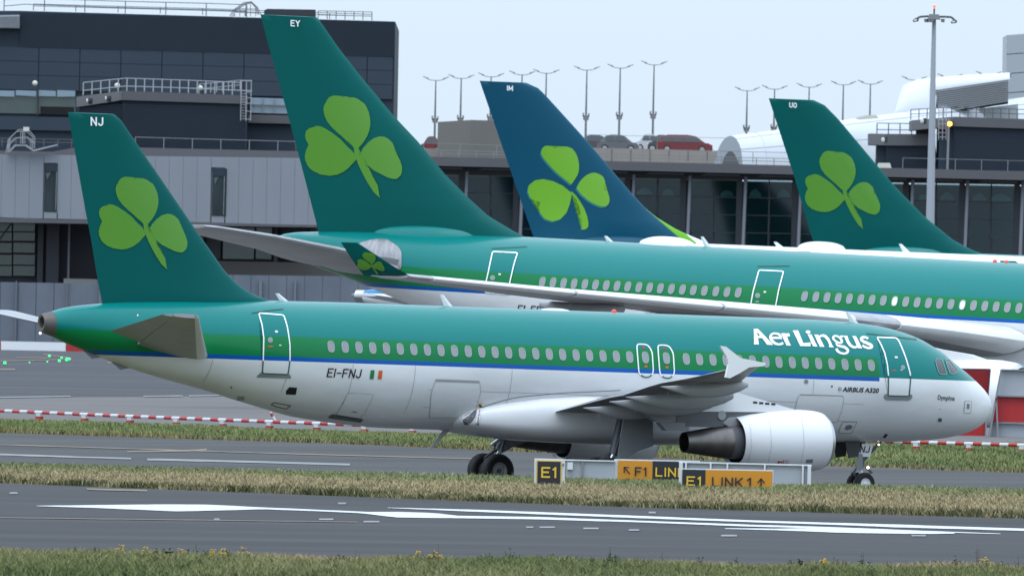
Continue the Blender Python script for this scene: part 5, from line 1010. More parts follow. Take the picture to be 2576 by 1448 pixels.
railing(PR, [(209, 240), (316, 229), (470, 234), (606, 240)], 1313, 32, (1, .38), .04, M_railw, every=22); railing(PR, [(500, 236), (545, 232), (604, 226)], 1318, 24, (1, .5), .03, M_railw, every=14)
mb = MB()
for x in (607, 620, 632): mb.bar(at(x, 202, 1311), at(x - 2, 304, 1311), .06)
for y in (203, 228): mb.bar(at(604, y, 1311), at(634, y + .6, 1311), .08)
for y in range(236, 304, 7): mb.bar(at(608, y, 1311), at(618, y + .3, 1311), .04)
for y in (232, 246, 260, 280, 300): mb.bar(at(618, y, 1310.6), at(632, y + .3, 1310.6), .05)
wp(mb.build('roof_ladder', M_railw), PR)
for x, y in ((228, 255), (275, 249)):
    p = at(x, y, 1310.6); mb = MB(); mb.box((0, .3, 0), (.28, .5, .42)); mb.tube([(-.05, 0, 0), (-.22, -.25, .03)], [.12, .2], 10); o = mb.build('floodlight', M_mull); o.location = Vector(p); mb = MB(); mb.ball((-.25, -.28, .03), .17, 8, (.5, .5, 1)); mb.build('lens', M_globe, o)
    tag(o, 'wall floodlight near the outer end of the plant room cap' if x < 250 else 'wall floodlight near the corner of the plant room cap', 'floodlight', 'floodlights on the plant room cap')
SB = base_thing('stair_block', 'dark block with a strip of sky-blue glass beside the EY tail', 'building', 680, 600, 1318)
wslab('wall', [(618, 246), (735, 249), (745, 420), (612, 416)], 1318.3, 10, M_slate2, SB); wslab('strip_window', [(632, 246), (733, 249), (735, 287), (630, 284)], 1318.0, .3, M_sky_glass, SB)
for x in (660, 690): wslab('window_mullion', rect(x, 247, x + 1.6, 286), 1317.8, .2, M_railm, SB)
wslab('window_rail', [(630, 262), (734, 265), (734, 267), (630, 264)], 1317.8, .2, M_railm, SB); wslab('cap', [(624, 288), (740, 291), (740, 312), (624, 309)], 1317.7, .6, M_band, SB)
# --- covered passenger corridor with its parapet, on dark columns
CO = base_thing('passenger_corridor', 'long pale panelled passenger corridor on the first floor behind the NJ tail', 'building', 300, 690, 1290)
wslab('parapet', [(330, 371), (770, 381), (770, 402), (330, 394)], 1291, 3, M_band, CO); wslab('parapet', [(-160, 376), (132, 382), (216, 366), (216, 394), (-160, 390)], 1291, 3, M_band, CO)
wslab('floor_edge', [(-200, 547), (90, 549), (108, 551), (795, 566), (795, 572), (-200, 556)], 1288.3, 6, M_band, CO)
ct = lambda x: 388 + (x + 10) * .0125; cb = lambda x: 546.5 + max(0, x + 10) * .0245
wslab('wall', [(-200, 386), (795, 399), (792, 566), (-200, 546)], 1288.6, 5, M_corr, CO)
for i in range(-4, 23):
    x0 = 5 + i * 35.1 + .25; x1 = x0 + 34.6
    if 109 < x0 + 17 < 146: L2 = [[(x0, ct(x0)), (x1, ct(x1)), (x1, 410), (x0, 410)], [(x0, 533), (x1, 534), (x1, cb(x1)), (x0, cb(x0))]]
    elif 530 < x0 + 17 < 566: L2 = [[(x0, ct(x0)), (x1, ct(x1)), (x1, 422), (x0, 421)], [(x0, 543), (x1, 544), (x1, cb(x1)), (x0, cb(x0))]]
    else: L2 = [[(x0, ct(x0)), (x1, ct(x1)), (x1 - 3, cb(x1)), (x0 - 3, cb(x0))]]
    for L in L2: wslab('panel', L, 1288.35, .2, M_corr, CO)
for L in ([(114, 411.5), (145.5, 412), (142, 532), (111, 531)], [(536, 423), (571, 424), (568, 543), (533, 542)]):
    w = wslab('window', L, 1288.3, .25, M_dglass, CO); x0, y0 = L[0]; wslab('blind', [(x0 + 1, y0 + 1), (x0 + 30, y0 + 1.4), (x0 + 30, y0 + 20), (x0 + 1, y0 + 20)], 1288.2, .05, M_slate2, w)
    wslab('frame', [(x0 + 27.6, y0 + 21), (x0 + 29.2, y0 + 21), (x0 + 26.6, y0 + 117), (x0 + 25, y0 + 117)], 1288.15, .06, M_mgrey, w); wslab('painted_reflection', [(x0 + 2, y0 + 24), (x0 + 14, y0 + 22), (x0 + 4, y0 + 42)], 1288.22, .04, M_gr_glass, w)  # the tinted triangle is a reflection painted on the window
railing(CO, [(-100, 366), (170, 371), (215, 372)], 1296, 20, (1, .6), .03, M_raild, every=36); railing(CO, [(340, 371), (480, 375), (770, 383)], 1292, 26, (1,), .03, M_railm, every=72)
for q in (0, 4.5):                                            # a steel stile over the parapet
    mb = MB()
    P = front([(15 + q, 384), (22 + q, 350 - q), (42 + q, 331 - q), (66 + q, 330 - q), (83 + q, 345), (82 + q, 374)], 1287.5 + q * .15)
    for a, b in zip(P[:-1], P[1:]): mb.bar(a, b, .05)
    P = front([(17 + q, 366), (38 + q, 347), (66 + q, 345), (82 + q, 360)], 1287.5 + q * .15)
    for a, b in zip(P[:-1], P[1:]): mb.bar(a, b, .04)
    for x, y0, y1 in ((52 + q, 331, 362), (58 + q, 331, 362), (20 + q, 352, 380), (78 + q, 348, 372)): mb.bar(at(x, y0, 1287.5), at(x, y1, 1287.5), .045)
    wp(mb.build('stile_handrail', M_railw), CO)
w = wslab('stile_step', [(19, 383), (37, 364), (66, 364), (84, 377), (144, 363), (144, 366), (84, 381), (63, 367.5), (39, 367.5), (24, 383)], 1287.6, 1.0, M_railw, CO)
p = at(66, 325, 1287); o = MB().box((0, 0, 0), (.42, .3, .3)).build('lamp_box', M_globe); o.location = Vector(p); tag(o, 'small cream lamp box on top of the steel stile', 'lamp')
# ground floor under the corridor
GF = base_thing('ground_floor_hall', 'dark glazed ground floor under the pale corridor, left edge and behind the NJ tail', 'building', 300, 740, 1293)
wslab('back_wall', [(-220, 548), (930, 566), (930, 900), (-220, 900)], 1294.5, 6, M_darkwall, GF)
for i, y in enumerate((560, 584, 610, 640, 668)):
    for x0, x1 in ((-60, 30), (34, 88)): wslab('pane', [(x0, y), (x1, y + 1), (x1 - 1, y + 22 + (i > 1) * 4), (x0 - 1, y + 21 + (i > 1) * 4)], 1294.1, .2, M_gr_glass, GF)
wslab('brace', [(-6, 606), (26, 562), (30, 562), (-2, 606)], 1293.7, .2, M_mull, GF)
for x, w_ in ((96, 14), (118, 32), (172, 5), (505, 7), (690, 9), (860, 7)): wslab('column', rect(x, 552 if x < 200 else 566, x + w_, 770), 1293.3, .5, M_mull if w_ > 8 else M_col, GF)
wslab('cream_panel', [(247, 662), (262, 660), (262, 780), (247, 780)], 1292.8, .4, M_cream, GF); wslab('cream_panel', [(160, 700), (246, 702), (246, 780), (160, 780)], 1293, .4, M_cream, GF)
for x0, x1 in ((520, 556), (562, 640), (645, 684), (706, 770), (780, 850), (872, 905)): wslab('pane', [(x0, 572), (x1, 573), (x1 - 2, 652), (x0 - 2, 651)], 1294.0, .25, M_gr_glass if x0 in (645, 562) else M_mull, GF)
wslab('plinth', [(497, 655), (930, 664), (930, 900), (497, 900)], 1293.0, 1, M_brown, GF)
BF = base_thing('blast_screen', 'long blue-grey panelled jet blast screen standing behind the NJ tail cone', 'fence', 400, 850, 1262)
for i in range(-3, 22):
    x0 = i * 45 + 2; x1 = x0 + 43.6; y = 709 + max(0, x0) * .0165 if x0 < 320 else 690 + (x0 - 500) * .012
    if 320 <= x0 < 480: y = 712
    wslab('panel', [(x0, y), (x1, y + .8), (x1 - 3, 866 + x0 * .02), (x0 - 3, 865 + x0 * .02)], 1262, .15, M_fencep, BF)
for x, w_ in ((250, 5), (652, 7), (40, 2), (168, 2), (740, 5)): wslab('post', rect(x, 706, x + w_, 868), 1261.7, .25, M_col, BF)
# concrete barrier blocks in red and white
for i, (x0, x1, m, t_) in enumerate(((-165, 1.2, M_red, 'red'), (2.4, 165, M_white, 'white'), (166.4, 330, M_red, 'red'))):
    p0 = at((x0 + x1) / 2, 880, 1250); o = MB().prism([tuple(np.array(q) - p0) for q in front([(x0, 857.5 + x0 * .021), (x1, 857.5 + x1 * .021), (x1, 883 + x1 * .021), (x0, 883 + x0 * .021)], 1250)], (0, .9, 0)).build('concrete_barrier', m); o.location = Vector(p0)
    tag(o, {0: 'red concrete barrier block cut by the left picture edge below the blast screen', 1: 'white concrete barrier block below the blast screen', 2: 'red concrete barrier block half hidden by the narrow-body tail cone'}[i], 'barrier', 'red and white concrete barrier blocks')

# --- the long glazed pier
PI_ = base_thing('glazed_pier', 'long glazed pier with grey flat roof edge running behind the three parked tails', 'building', 1800, 640, 1290)
yF = lambda x: 410.5 + (x - 1743) * .0245; yT = lambda x: 450.3 + (x - 1743) * .0177
X0, X1 = 985, 2640
wslab('roof_edge', [(X0, yF(X0)), (X1, yF(X1)), (X1, yF(X1) + 22.5), (X0, yF(X0) + 22.5)], 1289.6, 22, M_band, PI_)
wslab('soffit_shade_strip', [(X0, yF(X0) + 23), (X1, yF(X1) + 23), (X1, yT(X1)), (X0, yT(X0))], 1292.2, 1.5, M_mull, PI_)  # dark strip: the shade under the roof edge is put into its colour
COLX = [1035, 1172, 1312, 1452, 1592, 1733, 1873, 2012, 2152, 2293, 2431, 2570]
for x in COLX: wslab('soffit_light_slot', [(x + 42, yF(x) + 27), (x + 128, yF(x) + 29), (x + 128, yF(x) + 33), (x + 30, yF(x) + 31)], 1291.6, .3, M_bandl, PI_)
wslab('hall_back', [(X0, 440), (X1, 470), (X1, 760), (X0, 740)], 1294.3, .5, M_inside, PI_)
ROWS = [(1, 43.5), (45.5, 87.5), (89.5, 132), (134, 190)]
rg = random.Random(5)
for x in COLX[:-1]:
    for a, b in ((x + 5, x + 60), (x + 64, x + 119)):
        for r0, r1 in ROWS:
            yy = yT(a); ye = yT(b); wslab('pane', [(a, yy + r0), (b, ye + r0), (b - r1 * .021, ye + r1), (a - r1 * .021, yy + r1)], 1292.6, .08, M_gl, PI_)
        if rg.random() < .8 and x > 1400:
            w_ = rg.uniform(14, 26); c_ = (a + b) / 2 + rg.uniform(-6, 6); y_ = yT(c_) + 42
            wslab('light_patch', smooth_path([(c_ - w_, y_), (c_ - w_ * .85, y_ - 10), (c_, y_ - rg.uniform(14, 21)), (c_ + w_ * .85, y_ - 9), (c_ + w_, y_)], 3).tolist(), 1293.4, .5, M_lpatch, PI_)  # pale shapes added behind the glass stand for light patches in the panes
    wslab('mullion', rect(x + 60.4, yT(x + 60), x + 63.6, 645), 1292.4, .3, M_mull, PI_); wslab('mullion', rect(x + 119.6, yT(x + 120), x + 134, 645), 1292.4, .4, M_mull, PI_)
    for r0, r1 in ROWS: wslab('transom', [(x + 5, yT(x) + r1), (x + 120, yT(x + 115) + r1), (x + 120, yT(x + 115) + r1 + 2), (x + 5, yT(x) + r1 + 2)], 1292.3, .3, M_mull, PI_)
for x in COLX: wp(MB().tube([at(x + 2.5, yT(x) - 8, 1291.2), at(x - 6, yT(x) + 200, 1290.4)], .13, 12).build('column', M_col, None, True), PI_)
rail_l = [(1065, yF(1065)), (1300, yF(1300)), (1600, yF(1600)), (1990, yF(1990))]
railing(PI_, rail_l, 1291, 17, (1, .55), .028, M_railm, every=44); railing(PI_, [(1065, yF(1065) - 6), (1500, yF(1500) - 4), (1985, yF(1985) - 4)], 1299, 28, (1,), .025, M_railm, every=90)
railing(PI_, [(2270, yF(2270)), (2600, yF(2600))], 1291, 26, (1,), .025, M_railm, every=70)
# --- parking deck behind, with cars and lamp posts
PD = base_thing('parking_deck', 'pale parapet of the roof-top car park above the pier, cars showing over it', 'building', 1650, 420, 1420)
wslab('parapet', [(1470, 372), (1845, 382), (1845, 420), (1470, 412)], 1420, .4, M_deck, PD); wslab('parapet', [(1040, 372), (1105, 374), (1105, 400), (1040, 398)], 1420, .4, M_deck, PD); wslab('deck_slab', [(1030, 384), (1900, 404), (1900, 432), (1030, 420)], 1420.6, 190, M_deck, PD)
for x in range(1490, 1840, 48): wslab('parapet_joint', rect(x, 373 + (x - 1470) * .026, x + 1.2, 405), 1419.95, .1, M_brown, PD)
railing(PD, [(1475, 374), (1830, 383)], 1421, 35, (1,), .02, M_railm, every=160)
LB = base_thing('lift_block', 'plain beige lift tower block on the car park roof beside the blue tail', 'building', 1180, 395, 1405)
b0 = [(1101, 307), (1185, 302), (1185, 400), (1101, 400)]; pA, pB, pC = at(1101, 307, 1412), at(1185, 302, 1405), at(1275, 304.5, 1409); hh = at(1185, 302, 1405)[2] - at(1185, 400, 1405)[2]
wp(MB().prism([pA, pB, pC, pC + np.array([-3, 8, 0]), pA + np.array([1, 8, 0])], (0, 0, -hh)).build('wall', M_beige), LB)
def car(px0, px1, py_base, Y, m, label, flip=False, van=False):
    a, b = at(px0, py_base, Y), at(px1, py_base, Y); L = np.linalg.norm(b - a); c = (a + b) / 2; root = thing('parked_car', label, 'car', tuple(c), 'cars on the roof car park'); k = -1 if flip else 1
    top = [(-.5, .30), (-.495, .62), (-.47, .80), (-.30, .86), (-.22, .88), (.27, .88), (.43, .80), (.495, .62), (.5, .30)] if not van else [(-.5, .3), (-.5, .62), (-.49, .82), (-.3, .88), (-.1, .9), (.2, .9), (.42, .84), (.49, .68), (.5, .3)]
    low = [(.5, .30), (.46, .18), (-.46, .18), (-.5, .30)]; poly = [(k * x * L, z) for x, z in top] + [(k * x * L, z) for x, z in low[1:3]]
    mb = MB(); mb.loft([[(x, y, z * (1 if abs(y) < .8 else .98)) for x, z in poly] for y in (-.86, -.80, .80, .86)]); mb.build('body', m, root)
    roof = [(-.47, .80), (-.42, 1.28), (-.30, 1.46), (.05, 1.47), (.20, 1.36), (.36, .86)] if van else [(-.44, .82), (-.30, 1.28), (-.16, 1.42), (.06, 1.41), (.16, 1.32), (.33, .86)]
    mb = MB(); mb.loft([[(k * x * L, y * (1 - .16 * max(0, (z - .8) / .65)), z) for x, z in roof] for y in (-.80, .80)]); cab = mb.build('cabin', m, root)
    n_ = len(roof); xs0, zs0 = np.array(roof).T
    def gl(x0, x1): 
        z1_ = min(1.36, max(np.interp(x0, xs0, zs0) if x0 < 0 else 1.4, 1.2) ); mb = MB(); mb.prism([(k * x0 * L, -.80, .90), (k * x1 * L, -.80, .90), (k * (x1 - (.10 if x1 > .2 else .01)) * L, -.715, 1.30), (k * (x0 + (.07 if x0 < -.3 else .01)) * L, -.715, 1.30)], (0, -.012, 0)); mb.build('side_window', M_glass, cab)
    for x0, x1 in (((-.41, -.23), (-.22, -.03), (-.02, .29)) if van else ((-.30, -.08), (-.07, .24))): gl(x0, x1)
    for x in (-.31, .31): 
        mb = MB(); mb.lathe([(-.1, .2), (-.1, .3), (.1, .3), (.1, .2)], (k * x * L, -.78, .31), (0, 1, 0), 18); w = mb.build('wheel', M_tyre, root, True); mb = MB(); mb.lathe([(-.11, .01), (-.11, .2), (-.08, .21)], (k * x * L, -.78, .31), (0, 1, 0), 14); mb.build('rim', M_grey, w); mb = MB(); mb.lathe([(-.1, .2), (-.1, .3), (.1, .3), (.1, .2)], (k * x * L, .76, .31), (0, 1, 0), 12); mb.build('wheel', M_tyre, root, True)
    for q in (-.6, .6): mb = MB(); mb.box((k * .492 * L, q, .68), (.06, .34, .14)); mb.build('headlight', M_lens if False else M_blind, root); mb = MB(); mb.box((-k * .49 * L, q, .74), (.06, .26, .16)); mb.build('tail_light', M_red, root)
    return root
M_carred = mat('red_car_paint', (.15, .018, .022), .35, coat=.3); M_cargrey = mat('grey_car_paint', (.10, .107, .118), .35, coat=.3); M_carsil = mat('silver_car_paint', (.42, .43, .45), .3, coat=.5); M_cardk = mat('dark_car_paint', (.05, .05, .06), .3, coat=.5)
car(1650, 1792, 386, 1423.5, M_carred, 'red people carrier on the roof car park, nose to the right', van=True)
car(1500, 1606, 384, 1424, M_cargrey, 'grey hatchback on the roof car park just right of the blue tail')
car(1445, 1535, 384, 1430, M_cardk, 'dark car mostly hidden by the blue tail on the roof car park', True)
car(1628, 1690, 384, 1431, M_cardk, 'dark car behind the red people carrier', True)
car(1596, 1660, 382, 1438, M_carsil, 'pale silver car between the grey hatchback and the red people carrier', True)
car(1056, 1108, 388, 1424, M_carred, 'small red car left of the beige lift block', True)
M_lpost = mat('lamp_post_grey', (.13, .135, .145), .5)
def lamp_post(px, py, foot, Y):
    t, f = at(px, py + 7, Y), at(px - (foot - py) * .021, foot, Y); h = t[2] - f[2]; r = MB().tube([(0, 0, 0), (0, 0, h * .45), (0, 0, h)], [.11, .09, .05], 10).build('lamp_post', M_lpost, None, True); r.location = Vector((float(t[0]), Y, float(f[2])))
    for s in (-1, 1):
        mb = MB(); mb.tube([(0, 0, h - .05), (s * .45, 0, h), (s * .8, 0, h + .12)], .035, 6); mb.build('arm', M_lpost, r)
        mb = MB(); mb.loft([[(s * .62, -.12, h + .04), (s * .62, .12, h + .04), (s * .62, .10, h + .16), (s * .62, -.10, h + .16)], [(s * 1.15, -.10, h + .27), (s * 1.15, .10, h + .27), (s * 1.15, .08, h + .33), (s * 1.15, -.08, h + .33)]]); mb.build('lamp_head', M_lpost, r)
    for z, a in ((h * .42, .3), (h * .38, .22)): mb = MB(); mb.box((0, 0, z), (a * 1.5, .2, .16)); mb.box((a * .8, 0, z + .12), (.14, .2, .3)); mb.box((-a * .8, 0, z + .14), (.14, .2, .34)); mb.build('camera_bracket', M_railm, r)
    return r
LP = [(1096, 195, 372), (1160, 190, 372), (1235, 186, 370), (1313, 181, 374), (1374, 177, 376), (1476, 169, 378), (1560, 164, 378), (1645, 156, 380), (1879, 221, 392), (1948, 217, 392), (2035, 212, 394), (2121, 206, 396), (2189, 204, 396), (2299, 194, 398), (2389, 188, 400), (2486, 182, 402)]
WHO = ['first lamp post from the left, standing over the small red car', 'second lamp post from the left, behind the beige lift block', 'lamp post whose foot is hidden by the beige lift block and blue tail', 'lamp post head rising above the letters IM', 'lamp post just right of the IM tail tip', 'lamp post right of the blue tail, first of the three tall ones', 'lamp post over the grey hatchback, middle of the three tall ones', 'lamp post over the red people carrier, tallest in the row',
       'lamp post left of the UO tail over the white vault', 'lamp post half hidden behind the UO tail edge', 'lamp post head above the UO tail top', 'lamp post right of the UO tail, first of two', 'lamp post right of the UO tail above the roof hatch', 'lamp post head over the rounded end of the upper white tube', 'lamp post head just right of the tall mast', 'rightmost lamp post head above the upper white tube']
for (x, y, f), w in zip(LP, WHO): tag(lamp_post(x, y, f, 1560 if x < 1800 else 1600), 'grey twin-armed ' + w, 'lamp post', 'twin-armed lamp posts on the car park roof')
# --- white vaulted links at the right
WT = base_thing('white_vault', 'low white vaulted tube with open arched end, left of the UO tail', 'building', 1900, 430, 1375)
def vault(name, path, m, root, n=20, a0=0, a1=math.pi, ends=True):
    """path: list of (pixel of the springing line nearest, pixel of crown, Y); half an ellipse swept along"""
    rings = []
    for fx, fy, cx_, cy_, bx_, by_, Y, dY in path:
        A_, C2, B_ = at(fx, fy, Y), at(cx_, cy_, Y + dY / 2), at(bx_, by_, Y + dY); mid = (A_ + B_) / 2
        rings.append([mid + (A_ - mid) * math.cos(t) + (C2 - mid) * math.sin(t) for t in np.linspace(a0, a1, n)])
    mb = MB(); mb.loft(rings, cap=False, close=False); return wp(mb.build(name, m, None, True, fix=False), root), rings
wpath = [(1866, 428, 1838, 342, 1795, 424, 1375, 6), (1990, 430, 1960, 326, 1930, 430, 1381, 6), (2200, 436, 2165, 296, 2130, 436, 1390, 6), (2420, 440, 2390, 268, 2350, 440, 1399, 6), (2640, 446, 2610, 240, 2570, 446, 1408, 6)]
o, rings = vault('shell', wpath, M_shell, WT)
end = rings[0]; mb = MB(); mb.add([tuple(p) for p in end], [tuple(range(len(end)))]); e = wp(mb.build('end_wall', M_tower, None, fix=False), WT)
wslab('archway', smooth_path([(1816, 424), (1818, 402), (1830, 383), (1838, 380), (1846, 386), (1856, 406), (1858, 424)], 3).tolist(), 1374.6, .3, M_dgrey, WT)
for t_ in (.25, .5, .75):
    for k in range(4):
        r = [np.array(rings[k][j]) * (1 - t_) + np.array(rings[k + 1][j]) * t_ for j in range(len(rings[0]))]
        if t_ == .5: mb = MB(); [mb.bar(r[j], r[j + 1], .06) for j in range(0, 16)]; wp(mb.build('shell_seam', M_shells), WT)
for j in (4, 7): mb = MB(); [mb.bar(rings[k][j], rings[k + 1][j], .05) for k in range(4)]; wp(mb.build('shell_seam', M_shells), WT)
wslab('roof_hatch', [(2152, 297), (2180, 290), (2203, 290), (2210, 297), (2160, 301)], 1386, 2, M_globe, WT)
UT = base_thing('upper_tube', 'upper white tube with rounded end and grey slatted side, right of the mast', 'building', 2400, 430, 1400)
P = [(2249, 284, 2249, 282, 2249, 280, 1399, .5), (2262, 285, 2258, 246, 2254, 270, 1399, 3), (2285, 286, 2275, 214, 2262, 270, 1399.5, 5), (2330, 286, 2310, 200, 2290, 270, 1400, 6), (2352, 284, 2352, 195, 2335, 270, 1400.5, 6)]
vault('rounded_end', P, M_shell, UT)
vault('shell', [(2347, 228, 2352, 194.8, 2368, 226, 1400.6, 7), (2440, 214, 2442, 188, 2450, 214, 1404, 7), (2540, 200, 2540, 183, 2545, 200, 1408, 7)], M_shell, UT)
wslab('slatted_side', [(2347, 228), (2535, 201), (2535, 254), (2450, 268), (2357, 283)], 1401.2, 1, M_bandl, UT)
for i in range(11): wslab('slat', [(2349 + i * 1.2, 231 + i * 5), (2534, 204 + i * 4.9), (2534, 206.3 + i * 4.9), (2349 + i * 1.2, 233.4 + i * 5)], 1400.9, .3, M_louvre, UT)
wslab('dark_gap', [(2357, 284), (2535, 254), (2535, 262), (2400, 282), (2300, 290)], 1401.6, .5, M_mull, UT); wslab('lower_wall', [(2357, 286), (2560, 262), (2560, 440), (2357, 440)], 1403, 3, M_tower, UT)
TW = base_thing('white_tower', 'pale grey panelled tower at the right picture edge', 'building', 2560, 430, 1425)
wslab('wall', [(2532, 89), (2590, 84), (2590, 440), (2526, 440)], 1425.4, 12, M_shells, TW)
for i in range(7): wslab('panel', [(2531.5 - i * .5, 90 + i * 48.5), (2590, 85.5 + i * 48.5), (2590, 132 + i * 48.5), (2531 - i * .5, 136.5 + i * 48.5)], 1425, .4, M_tower, TW)
# --- dark plant rooms on the right of the pier roof
PB = base_thing('plant_room', 'dark ribbed plant room with orange lamp and railing, at the right behind the mast', 'building', 2480, 440, 1306)
def ribbed(root, L, Y, dep, cap, n_, hr):
    wslab('wall', L, Y + .25, dep, M_slate2, root); mb = MB(); (x0, y0), (x1, y1) = L[0], L[1]; y0b, y1b = L[3][1], L[2][1]
    for i in range(n_): t = i / n_; a, b = y0 + (y0b - y0) * t, y1 + (y1b - y1) * t; mb.prism(front([(x0, a), (x1, b), (x1, b + hr), (x0, a + hr)], Y), (0, .3, 0))
    tag(wp(mb.build('cladding_rib', M_slate), root), kind='stuff'); wslab('cap', cap, Y - .3, dep, M_band, root)
ribbed(PB, [(2400, 318), (2640, 326), (2640, 434), (2398, 430)], 1306, 10, [(2400, 294), (2640, 302), (2640, 326), (2400, 318)], 34, 1.8)
wslab('side_wall', [(2362, 316), (2399.6, 318), (2397, 430), (2360, 428)], 1307.5, 8, M_mgrey if False else M_slate, PB); wslab('side_cap', [(2292, 303), (2399.6, 294), (2399.6, 318), (2292, 328)], 1307, 8, M_bandl, PB)
wslab('side_wall', [(2205, 362), (2230, 368), (2228, 440), (2203, 440)], 1310, 4, M_slate, PB); ribbed(PB, [(2229, 366), (2352, 366), (2360, 430), (2228, 427)], 1309, 6, [(2229, 337), (2352, 338), (2352, 366.5), (2229, 366)], 18, 1.8); wslab('side_cap', [(2186, 336), (2228.6, 337), (2228.6, 366), (2186, 364)], 1309.2, 6, M_bandl, PB)
wslab('access_door', [(2303, 322), (2345, 322), (2345, 338), (2303, 338)], 1309.6, .4, M_mull, PB)
railing(PB, [(2205, 338), (2350, 340)], 1310, 28, (1, .42), .04, M_raild, every=27); railing(PB, [(2290, 302), (2398, 296), (2640, 304)], 1311, 26, (1, .55), .035, M_raild, every=21)
mb = MB()
for x in (2361, 2371, 2380): mb.bar(at(x, 262, 1306), at(x - 1, 352, 1306), .05)
for y in range(268, 352, 11): mb.bar(at(2361, y, 1306), at(2380, y, 1306), .045)
wp(mb.build('ladder_cage', M_railw), PB); mb = MB(); mb.bar(at(2386, 300, 1305.6), at(2382, 436, 1305.6), .16, .1); wp(mb.build('cable_riser', M_railm), PB)
p = at(2389, 312, 1305.2); o = MB().box((.12, .25, 0), (.3, .4, .36)).build('floodlight', M_mull); o.location = Vector(p); MB().ball((-.02, -.02, 0), .17, 10).build('lens', M_sodium, o, True); tag(o, 'lit orange sodium floodlight on the dark plant room beside the mast', 'floodlight')
for x, y, lb in ((2322, 305, 'unlit floodlight left of the mast under the grey cap'), (2224, 352, 'unlit floodlight at the left end of the right-hand plant room')):
    p = at(x, y, 1305); o = MB().box((.1, .25, 0), (.26, .4, .42)).build('floodlight', M_mull); o.location = Vector(p); MB().ball((-.1, -.05, 0), .15, 8, (1, 1, 1.2)).build('lens', M_globe, o, True); tag(o, lb, 'floodlight')
o = slab('roof_vent', [(2209, 410), (2238, 410), (2243, 427), (2205, 427)], 1304, 1, M_globe); tag(o, 'small pale roof vent at the foot of the dark plant room beside the UO tail', 'vent')
# --- tall apron mast
MS = base_thing('floodlight_mast', 'tall grey apron floodlight mast with red lamp on top, right of the UO tail', 'mast', 2338, 640, 1205)
t, f = at(2349, 50, 1205), at(2335, 760, 1205); wp(MB().tube([f, f * .5 + t * .5, t], [.34, .25, .13], 14).build('pole', mat('mast_grey', (.33, .355, .39), .45), None, True), MS)
hp = wslab('head_panel', [(2337, 36), (2361, 37), (2365, 50), (2333, 49)], 1204.6, .8, M_mgrey, MS)
mb = MB(); P = front([(2305, 49), (2312, 43.5), (2330, 42), (2349, 43), (2372, 43), (2392, 44), (2400, 51)], 1204.9); [mb.bar(a, b, .14) for a, b in zip(P[:-1], P[1:])]; wp(mb.build('crossarm', M_raild), MS)
for x, y in ((2303, 50), (2399, 54)): l_ = wslab('lamp_head', [(x - 8, y + 2), (x, y - 5), (x + 8, y - 2), (x + 7, y + 4), (x - 5, y + 6)], 1204.4, .9, M_raild, MS); wslab('lens', [(x - 6, y + 2), (x + 1, y - 2), (x + 3, y + 2), (x - 4, y + 4)], 1204.3, .08, M_blind, l_)
for x, w_ in ((2329, 5), (2340, 10), (2371, 5)): wslab('lamp_head', [(x - w_, 48), (x + w_, 48.5), (x + w_ * .8, 57), (x - w_ * .8, 56)], 1204.2, .6, M_bandl, MS)
wp(MB().tube([at(2349, 38, 1205), at(2349.4, 22, 1205)], .06, 8).build('spike', M_raild), MS); wp(MB().ball(at(2349.5, 17, 1205), .12, 10).build('obstruction_lamp', mat('obstruction_red', (.8, .1, .08), .3, emit=(1, .12, .08), es=2.5), None, True), MS)
# ------------------------------------------------------------------ signs in the grass
M_sblack = mat('sign_black', (.014, .015, .02), .45); M_syel = mat('sign_yellow', (.56, .235, .010), .45, noise=(1.5, .4, (.48, .20, .010))); M_sletter = mat('sign_letter_yellow', (.66, .42, .03), .5)
M_shous = mat('sign_housing', (.62, .64, .66), .4, noise=(1.2, .6, (.50, .52, .54), (1, 1, .4))); M_sback = mat('sign_back_panel', (.36, .385, .42), .45, noise=(.8, .6, (.30, .32, .36)))
def sign_text(parent, name, s, L, R_x, cap, Y, m, bold=.15):
    mb = MB()
    for i, q in enumerate(stroke_text(s, L, (R_x, L[1] + (R_x - L[0]) * .0209), cap, bold, cap * .021)): mb.add(front(q, Y - .002 * (i % 4)), [(0, 1, 2, 3)])
    return wp(mb.build(name, m, None, fix=False), parent)
def sign_poly(parent, name, polys, Y, m):
    mb = MB()
    for L in polys: mb.add(front(L, Y), [tuple(range(len(L)))])
    return wp(mb.build(name, m, None, fix=False), parent)
S3 = lambda L: Z(L, 2300, 1450, 1.6727)
s1 = base_thing('taxiway_sign', 'small black taxiway sign reading E1 in yellow, leftmost of the signs', 'sign', 1383, 1215, 578, 'signs between runway and taxiway')
wslab('housing', [(1344, 1152), (1421, 1154), (1420, 1220), (1343, 1219)], 578.06, .35, M_shous, s1)
wslab('face', [(1349.5, 1156.5), (1412, 1158), (1411, 1216), (1348.5, 1215)], 578.0, .05, M_sletter, s1); wslab('face', [(1352, 1159), (1409.5, 1160.3), (1408.5, 1216), (1351, 1215)], 577.97, .05, M_sblack, s1)
sign_text(s1, 'letter', 'E1', (1363, 1200.5), 1397, 27.5, 577.93, M_sletter, .165); wslab('latch', [(1415, 1165), (1418, 1165), (1418, 1170), (1415, 1170)], 578.0, .05, M_dgrey, s1)
sg = base_thing('taxiway_sign', 'grey sign back with a junction box between the E1 and F1 signs', 'sign', 1485, 1200, 590, 'signs between runway and taxiway')
